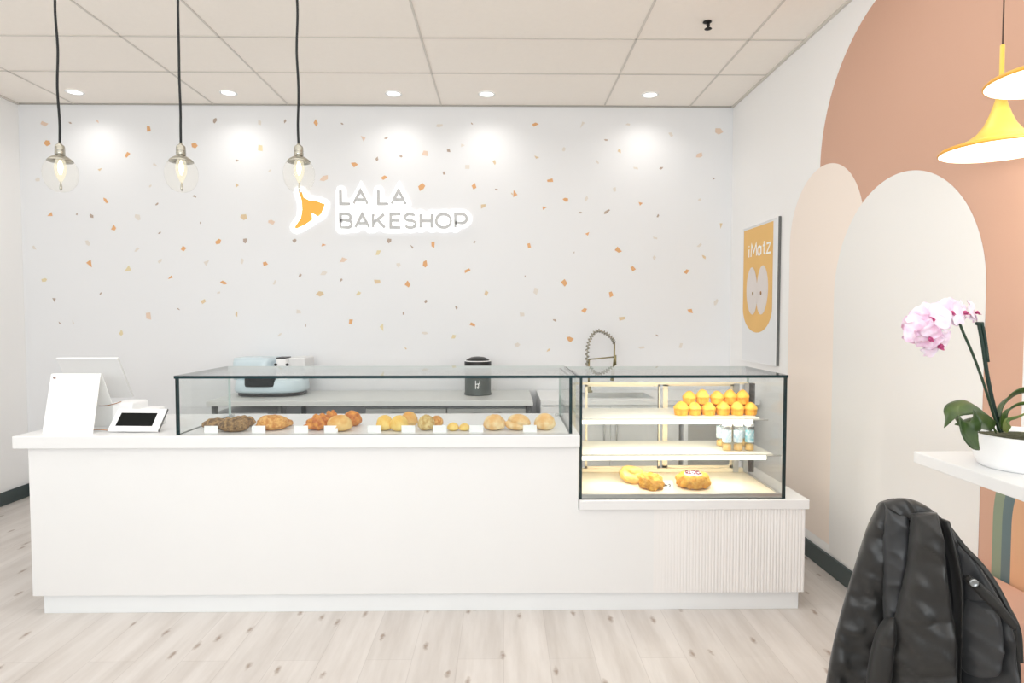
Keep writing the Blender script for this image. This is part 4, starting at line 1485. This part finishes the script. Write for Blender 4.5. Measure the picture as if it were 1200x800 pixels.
ed = cat_rom([jp(1112, 618, .03), jp(1130, 641, .035), jp(1150, 662, .036), (jp(1166, 684, .036)), jp(1180, 710, .036), jp(1193, 738, .036), jp(1196, 775, .03)], 40)
m1.tube(ed, 0.005, 10)
m1.build('zip_edge', W['jackd'], jk)
puff('front_fold', [(1100, 606), (1106, 640), (1114, 670), (1118, 710), (1117, 760), (1116, 830)], [(1112, 610), (1119, 640), (1126, 672), (1127, 712), (1124, 760), (1122, 830)], 0.026, jk, W['jack'], off=0.03,
     amp=0.005, seed=21, endt=0.5)

# ------------------------------------------------------------------ bread
BREADS = 'breads and buns in the long glass case'


def lump(name, label, px, top, wpx, Y, mtl, kind='bun', dpx=None, rot=0.0, seed=0, zb=None, lean=0.0, cat='bread'):
    zb = WTOP if zb is None else zb
    cx_ = ax(px, Y)
    h = at(px, top, Y=Y).z - zb
    w = wpx * Y / F / 2
    d = (dpx or wpx) * Y / F / 2
    t_ = bmesh.new()
    bmesh.ops.create_icosphere(t_, subdivisions=4, radius=1)
    m1 = MB()
    Rm = Matrix.Rotation(rot, 3, 'Z')
    for v in t_.verts:
        c = v.co.copy()
        x, y, z = c
        k = 1.0
        if kind == 'bun':
            k = 1 + 0.05 * noise.noise(c * 2.2 + Vector((seed, 0, 0)))
        elif kind == 'rough':
            k = 1 + 0.10 * noise.noise(c * 3 + Vector((seed, 0, 0))) + 0.07 * noise.noise(c * 8 + Vector((seed, 3, 0)))
        elif kind == 'scored':
            k = 1 + 0.07 * noise.noise(c * 3 + Vector((seed, 0, 0))) + 0.07 * math.sin(x * 11 + y * 3) * max(0, z) + 0.03 * noise.noise(c * 12)
        elif kind == 'twist':
            k = 1 + 0.13 * math.sin(x * 10 + z * 5 + y * 4) + 0.06 * noise.noise(c * 6 + Vector((seed, 0, 0)))
        elif kind == 'croissant':
            k = 1 + 0.09 * abs(math.sin(x * 7)) - 0.05 + 0.04 * noise.noise(c * 8)
        elif kind == 'slit':
            k = 1 + 0.04 * noise.noise(c * 2 + Vector((seed, 0, 0))) - 0.28 * math.exp(-((z - 0.15 + 0.4 * x) / 0.12) ** 2) * (1 if y < 0.4 else 0)
        x, y, z = c * k
        if z < 0:
            z *= 0.55
        if kind in ('twist', 'croissant'):
            tp = 1 - 0.42 * abs(x) ** 2
            y *= tp
            z *= tp
        if kind == 'croissant':
            y += 0.35 * x * x
        p = Rm @ Vector((x * w, y * d, 0))
        z = (z + 0.5) / 1.5
        z = max(z, 0.0)
        v.co = Vector((cx_ + p.x + lean * z * h, Y + p.y, zb + 0.0005 + z * h))
    m1.merge(t_, 0, None, True)
    o = m1.build(name, mtl, loc=(cx_, Y, zb))
    tag(o, label, cat, BREADS)
    return o


lump('seeded_bread', 'dark seeded bread closest to the case end by the terminal', 251, 490, 30, 3.08, W['bdark'], 'scored', 26, 0.2, 1)
lump('seeded_bread', 'dark seeded bread in front of its two neighbours', 272, 489, 36, 2.995, W['bdark'], 'scored', 24, -0.1, 2)
lump('seeded_bread', 'dark seeded bread partly hidden behind, before the flaky golden bread', 283, 487, 28, 3.12, W['bdark'], 'scored', 22, 0.2, 3)
lump('flaky_bread', 'golden flaky bread with chopped nuts between first tags', 318, 486, 38, 3.04, W['bgold'], 'rough', 26, 0.1, 4)
lump('flaky_bread', 'small golden flaky piece peeking behind the flaky bread', 334, 491, 16, 3.14, W['bgold'], 'rough', 16, 0, 5)
lump('twisted_bread', 'deep golden twisted bread, longest in the case', 371, 485, 30, 3.03, W['borange'], 'twist', 20, 0.25, 6, lean=0.12)
lump('twisted_bread', 'deep golden twisted bread tip resting behind the long twist', 387, 481, 20, 3.13, W['borange'], 'twist', 16, 0.3, 7)
lump('bread_roll', 'round golden roll in front beside the long twist', 397, 486, 30, 3.0, W['bbun'], 'bun', 26, 0, 8)
lump('bread_roll', 'round golden roll behind the front roll', 412, 481, 22, 3.14, W['borange'], 'bun', 20, 0, 9)
lump('yellow_bun', 'pale yellow bun closest to the rolls', 450, 486, 20, 3.02, W['byell'], 'bun', 22, 0, 10)
lump('yellow_bun', 'pale yellow bun beside the brown-topped bun', 467, 486.5, 22, 3.0, W['byell'], 'bun', 20, 0, 11)
lump('glazed_bun', 'brown-topped glazed bun standing behind the yellow buns', 479, 482, 20, 3.12, W['bbun'], 'bun', 20, 0, 12)
lump('sugared_bun', 'round sugar-crusted bun after the yellow buns', 499, 486, 20, 3.02, W['bsugar'], 'rough', 20, 0, 13)
lump('nut_pastry', 'golden wedge pastry behind the sugar-crusted bun', 511, 487, 16, 3.12, W['bgold'], 'rough', 16, 0.3, 14)
lump('small_cheese_ball', 'small round yellow ball next to the sugar-crusted bun', 530.5, 495, 14, 3.0, W['byell'], 'bun', 14, 0, 15)
lump('small_cheese_ball', 'small round yellow ball next to the large pale buns', 544, 496, 13, 3.0, W['byell'], 'bun', 13, 0, 16)
lump('large_bun', 'large browned bun after the small yellow balls', 579.5, 485.5, 26, 3.02, W['bpale'], 'rough', 24, 0, 17)
lump('filled_bun', 'large split bun with pale filling in the middle of three', 607, 485, 30, 3.02, W['bpale'], 'slit', 24, 0, 18)
lump('large_bun', 'large smooth pale bun at the case end by the tall case', 638.5, 484, 25, 3.02, W['bpale'], 'bun', 22, 0, 19)

tags_ = [(246, 'white price card before the first dark seeded bread'), (302, 'white price card before the flaky golden bread'), (352, 'white price card between flaky bread and long twist'),
         (387, 'white price card before the round golden rolls'), (438, 'white price card before the first yellow bun'), (478, 'white price card before the brown-topped bun'),
         (515, 'white price card beside the sugar-crusted bun'), (558, 'white price card between small yellow balls and browned bun'), (621, 'white price card before the split bun')]
for i, (px, lb) in enumerate(tags_):
    x = ax(px, 2.955)
    if i == 0:
        t0 = thing('price_card', lb, 'price card', (x, 2.955, WTOP), 'white price cards in the long glass case')
        m1 = MB()
        m1.box(x - 0.032, x + 0.032, 2.948, 2.950, WTOP + 0.0005, WTOP + 0.034, 0, 0.0008, xf=None)
        m1.build('card', W['paper'], t0)
        m1 = MB()
        m1.prism([(x - 0.02, 2.951, WTOP), (x - 0.02, 2.972, WTOP), (x - 0.02, 2.951, WTOP + 0.02)], (0, 0, 0), (0.04, 0, 0))
        m1.build('holder', W['wplast'], t0)
    else:
        dup(t0, (x, 2.955, WTOP), label=lb)

# ------------------------------------------------------------------ cupcakes on the upper shelf
SZ = SHZ[0] + 0.0005
front = [799, 815, 831.5, 848.5, 865, 881]
rear = [808, 825, 842, 859, 873]
topc = [808, 824, 841, 856, 871]
ordn = ['first', 'second', 'third', 'fourth', 'fifth', 'sixth']
t0 = None
k = 0
for row, pxs, Y, z, txt in (('f', front, 3.09, SZ, 'front row'), ('r', rear, 3.165, SZ, 'rear row'), ('t', topc, 3.13, SZ + 0.050, 'top layer')):
    for i, px in enumerate(pxs):
        x = ax(px, Y)
        lb = 'orange cupcake, %s from the faucet side in the %s' % (ordn[i], txt)
        if t0 is None:
            t0 = thing('orange_cupcake', lb, 'cupcake', (x, Y, z), 'orange cupcakes heaped on the upper shelf')
            m1 = MB()
            seg = 40
            prof = [(0.029, 0.0), (0.031, 0.002), (0.0345, 0.03)]
            vs, fs = [], []
            for r_, zz in prof:
                for q in range(seg):
                    a = 2 * PI * q / seg
                    rr_ = r_ + (0.0008 if q % 2 else -0.0008)
                    vs.append((x + rr_ * math.cos(a), Y + rr_ * math.sin(a), z + zz))
            for a_ in range(len(prof) - 1):
                for q in range(seg):
                    fs.append((a_ * seg + q, a_ * seg + (q + 1) % seg, (a_ + 1) * seg + (q + 1) % seg, (a_ + 1) * seg + q))
            fs.append(tuple(range(seg))[::-1])
            fs.append(tuple(range((len(prof) - 1) * seg, len(prof) * seg)))
            m1.add(vs, fs, 0, False)
            m1.build('cake_base', W['cakeb'], t0)
            m1 = MB()
            m1.lathe([(0.031, 0.0295), (0.0365, 0.031), (0.0375, 0.035), (0.034, 0.043), (0.027, 0.052), (0.017, 0.062), (0.008, 0.067), (0.002, 0.069)], (x, Y, z), 28)
            for v in m1.bm.verts:
                n_ = noise.noise(v.co * 45)
                v.co += Vector((n_ * 0.0015, n_ * 0.0015, n_ * 0.003))
            m1.build('cake_top', W['cake'], t0)
        else:
            rz = rc.uniform(0, 6)
            s = rc.uniform(0.89, 0.93)
            o = dup(t0, (x, Y + rc.uniform(-.004, .004), z), rotz=rz, label=lb, scale=(s, s, rc.uniform(.9, 1.08) if row != 'r' else .88))
        k += 1

# ------------------------------------------------------------------ jars on the middle shelf
JZ = SHZ[1] + 0.0005
jars = [(846, 3.19, 'jarl', 'clear printed jar standing rearmost at the open end of the middle shelf'), (853.5, 3.08, 'jarl', 'clear printed jar first in the front row of the middle shelf'),
        (866.5, 3.08, 'jarl', 'clear printed jar in the middle of the front row on the middle shelf'), (873, 3.19, 'jarl', 'clear printed jar behind the blue-marked jar on the middle shelf'),
        (880, 3.08, 'jarb', 'clear jar with blue print at the end of the middle shelf')]
for px, Y, lm, lb in jars:
    x = ax(px, Y)
    t = thing('dessert_jar', lb, 'jar', (x, Y, JZ), 'clear dessert jars on the middle shelf')
    m1 = MB()
    m1.lathe([(0.019, 0), (0.0215, 0.003), (0.0215, 0.112), (0.018, 0.12)], (x, Y, JZ), 24, cap=False)
    jb = m1.build('jar_body', W['jar'], t)
    m1 = MB()
    m1.lathe([(0.0185, 0.002), (0.0205, 0.004), (0.0205, 0.026 + 0.006 * rc.random()), (0.01, 0.034)], (x, Y, JZ), 20)
    m1.build('filling', W['jarf'], jb)
    m1 = MB()
    m1.lathe([(0.0219, 0.042), (0.022, 0.045), (0.022, 0.098), (0.0219, 0.101)], (x, Y, JZ), 24, cap=False)
    m1.build('printed_band', W[lm], jb)
    m1 = MB()
    m1.lathe([(0.019, 0.118), (0.0225, 0.12), (0.0225, 0.134), (0.02, 0.137)], (x, Y, JZ), 24)
    m1.build('lid', W['offw'], t)

# ------------------------------------------------------------------ doughnuts on the deck
DZ = LTOP + 0.0185


def ring(m1, c, R_, r_, tilt=(0, 0), seed=0, rough=0.12, mi=0, sz=1.0):
    n1, n2 = 48, 20
    rm = Matrix.Rotation(tilt[0], 3, 'X') @ Matrix.Rotation(tilt[1], 3, 'Y')
    vs, fs = [], []
    for i in range(n1):
        a = 2 * PI * i / n1
        for k in range(n2):
            b = 2 * PI * k / n2
            v = Vector(((R_ + r_ * math.cos(b)) * math.cos(a), (R_ + r_ * math.cos(b)) * math.sin(a), r_ * sz * math.sin(b)))
            q = 1 + rough * noise.noise(v * 55 + Vector((seed, 0, 0)))
            vs.append(Vector(c) + rm @ (v * q))
    for i in range(n1):
        for k in range(n2):
            fs.append((i * n2 + k, ((i + 1) % n1) * n2 + k, ((i + 1) % n1) * n2 + (k + 1) % n2, i * n2 + (k + 1) % n2))
    m1.add(vs, fs, mi, True)


Yd = 3.06
x = ax(743, 3.13)
m1 = MB()
ring(m1, (x, 3.15, DZ + 0.036), 0.040, 0.024, (0.35, 0.12), 1, 0.1)
tag(m1.build('glazed_doughnut', W['donutp'], loc=(x, 3.12, DZ)), 'pale glazed ring doughnut behind the twisted one on the bottom deck', 'doughnut')
x = ax(763, Yd)
m1 = MB()
ring(m1, (x, Yd - 0.02, DZ + 0.030), 0.036, 0.027, (0.25, 0.1), 5, 0.3)
tag(m1.build('twisted_doughnut', W['donut'], loc=(x, Yd, DZ)), 'golden twisted ring doughnut beside the small card on the bottom deck', 'doughnut')
x = ax(814, Yd)
t = thing('iced_doughnut', 'golden crumb doughnut with pink icing and sprinkles on the bottom deck', 'doughnut', (x, Yd, DZ))
m1 = MB()
ring(m1, (x, Yd, DZ + 0.031), 0.050, 0.034, (0.0, 0.0), 9, 0.2, sz=0.9)
m1.build('dough', W['donut'], t)
m1 = MB()
m1.lathe([(0.046, 0.056), (0.043, 0.064), (0.03, 0.068), (0.012, 0.069), (0.002, 0.069)], (x, Yd, DZ), 30)
for v in m1.bm.verts:
    v.co.z += 0.002 * noise.noise(v.co * 60)
ic = m1.build('icing', W['icing'], t)
m1 = MB()
rs = random.Random(8)
for i in range(70):
    a, r_ = rs.uniform(0, 6.28), 0.042 * math.sqrt(rs.random())
    p = Vector((x + r_ * math.cos(a), Yd + r_ * math.sin(a), DZ + 0.0695))
    b = rs.uniform(0, 6.28)
    q_ = Vector((math.cos(b), math.sin(b), rs.uniform(0, .8))) * 0.006
    m1.tube([p - q_ * .5, p + q_ * .5], 0.002, 5)
sp = m1.build('sprinkles', W['sprink'], ic, weld=False)
sp['kind'] = 'stuff'

x = ax(784, 3.0)
t = thing('name_card', 'small white card with dark scribbled writing between the doughnuts', 'price card', (x, 3.0, DZ))
m1 = MB()
m1.prism([(x - 0.028, 3.0, DZ), (x + 0.028, 3.0, DZ), (x + 0.028, 3.018, DZ + 0.04), (x - 0.028, 3.018, DZ + 0.04)], (0, 0, 0), (0, 0.003, 0))
cdx = m1.build('card', W['paper'], t)
m1 = MB()
uz = Vector((0, 0.018, 0.04)).normalized()
strokes(m1, [[(0, .4), (.06, .8), (.12, .3), (.2, .75), (.28, .3), (.36, .7), (.45, .35), (.55, .6)], [(.68, .7), (.8, .8), (.86, .5), (.74, .1), (.95, .0)]],
        Vector((x - 0.024, 2.9992, DZ)) + uz * 0.012, (0.046, 0, 0), uz * 0.018, 0.0028, 0.0008)
m1.build('writing', W['black'], cdx)

# ------------------------------------------------------------------ light
w = bpy.data.worlds.new('world')
scn.world = w
w.use_nodes = True
bg = w.node_tree.nodes['Background']
bg.inputs[0].default_value = (0.95, 0.98, 1.0, 1)
bg.inputs[1].default_value = 0.3


def area(name, loc, rot, sx, sy, e, col=(1, 1, 1)):
    ld = bpy.data.lights.new(name, 'AREA')
    ld.shape = 'RECTANGLE'
    ld.size, ld.size_y = sx, sy
    ld.energy = e
    ld.color = col
    o = bpy.data.objects.new(name, ld)
    COL.objects.link(o)
    o.location = loc
    o.rotation_euler = rot
    return o


area('shopfront_daylight', (-0.9, -1.5, 1.5), (math.radians(92), 0, 0), 5.2, 2.8, 8, (0.95, 0.985, 1))
area('added_bounce_fill', (-0.9, -1.2, 1.75), (math.radians(128), 0, 0), 3.6, 1.2, 97, (0.92, 0.974, 1))  # added fill behind the camera, lifts ceiling and upper walls
area('added_ceiling_fill', (-0.9, 1.4, 2.95), (0, 0, 0), 3.6, 2.4, 22, (0.96, 0.985, 1))  # unseen overhead fill, added to light counter and walls
area('added_mid_fill', (-0.9, 2.45, 2.95), (0, 0, 0), 4.4, 0.7, 17, (0.96, 0.985, 1))  # second unseen fill, added for the back and right walls
for i, z in enumerate(SHZ):
    area('case_strip_light', (0.8, SF + 0.06, z - 0.034), (math.radians(25), 0, 0), 0.8, 0.02, 1.6, (1, 0.93, 0.8))
area('case_top_light', (0.84, 2.95, TZ - 0.015), (math.radians(30), 0, 0), 0.85, 0.02, 1.8, (1, 0.95, 0.86))

scn.view_settings.view_transform = 'Standard'
scn.view_settings.look = 'None'
scn.view_settings.exposure = 0.0
scn.view_settings.gamma = 1.0
scn.cycles.use_denoising = True
scn.cycles.max_bounces = 10
scn.cycles.diffuse_bounces = 6
scn.cycles.transparent_max_bounces = 24
scn.cycles.caustics_reflective = False
scn.cycles.caustics_refractive = False
scn.cycles.sample_clamp_indirect = 4
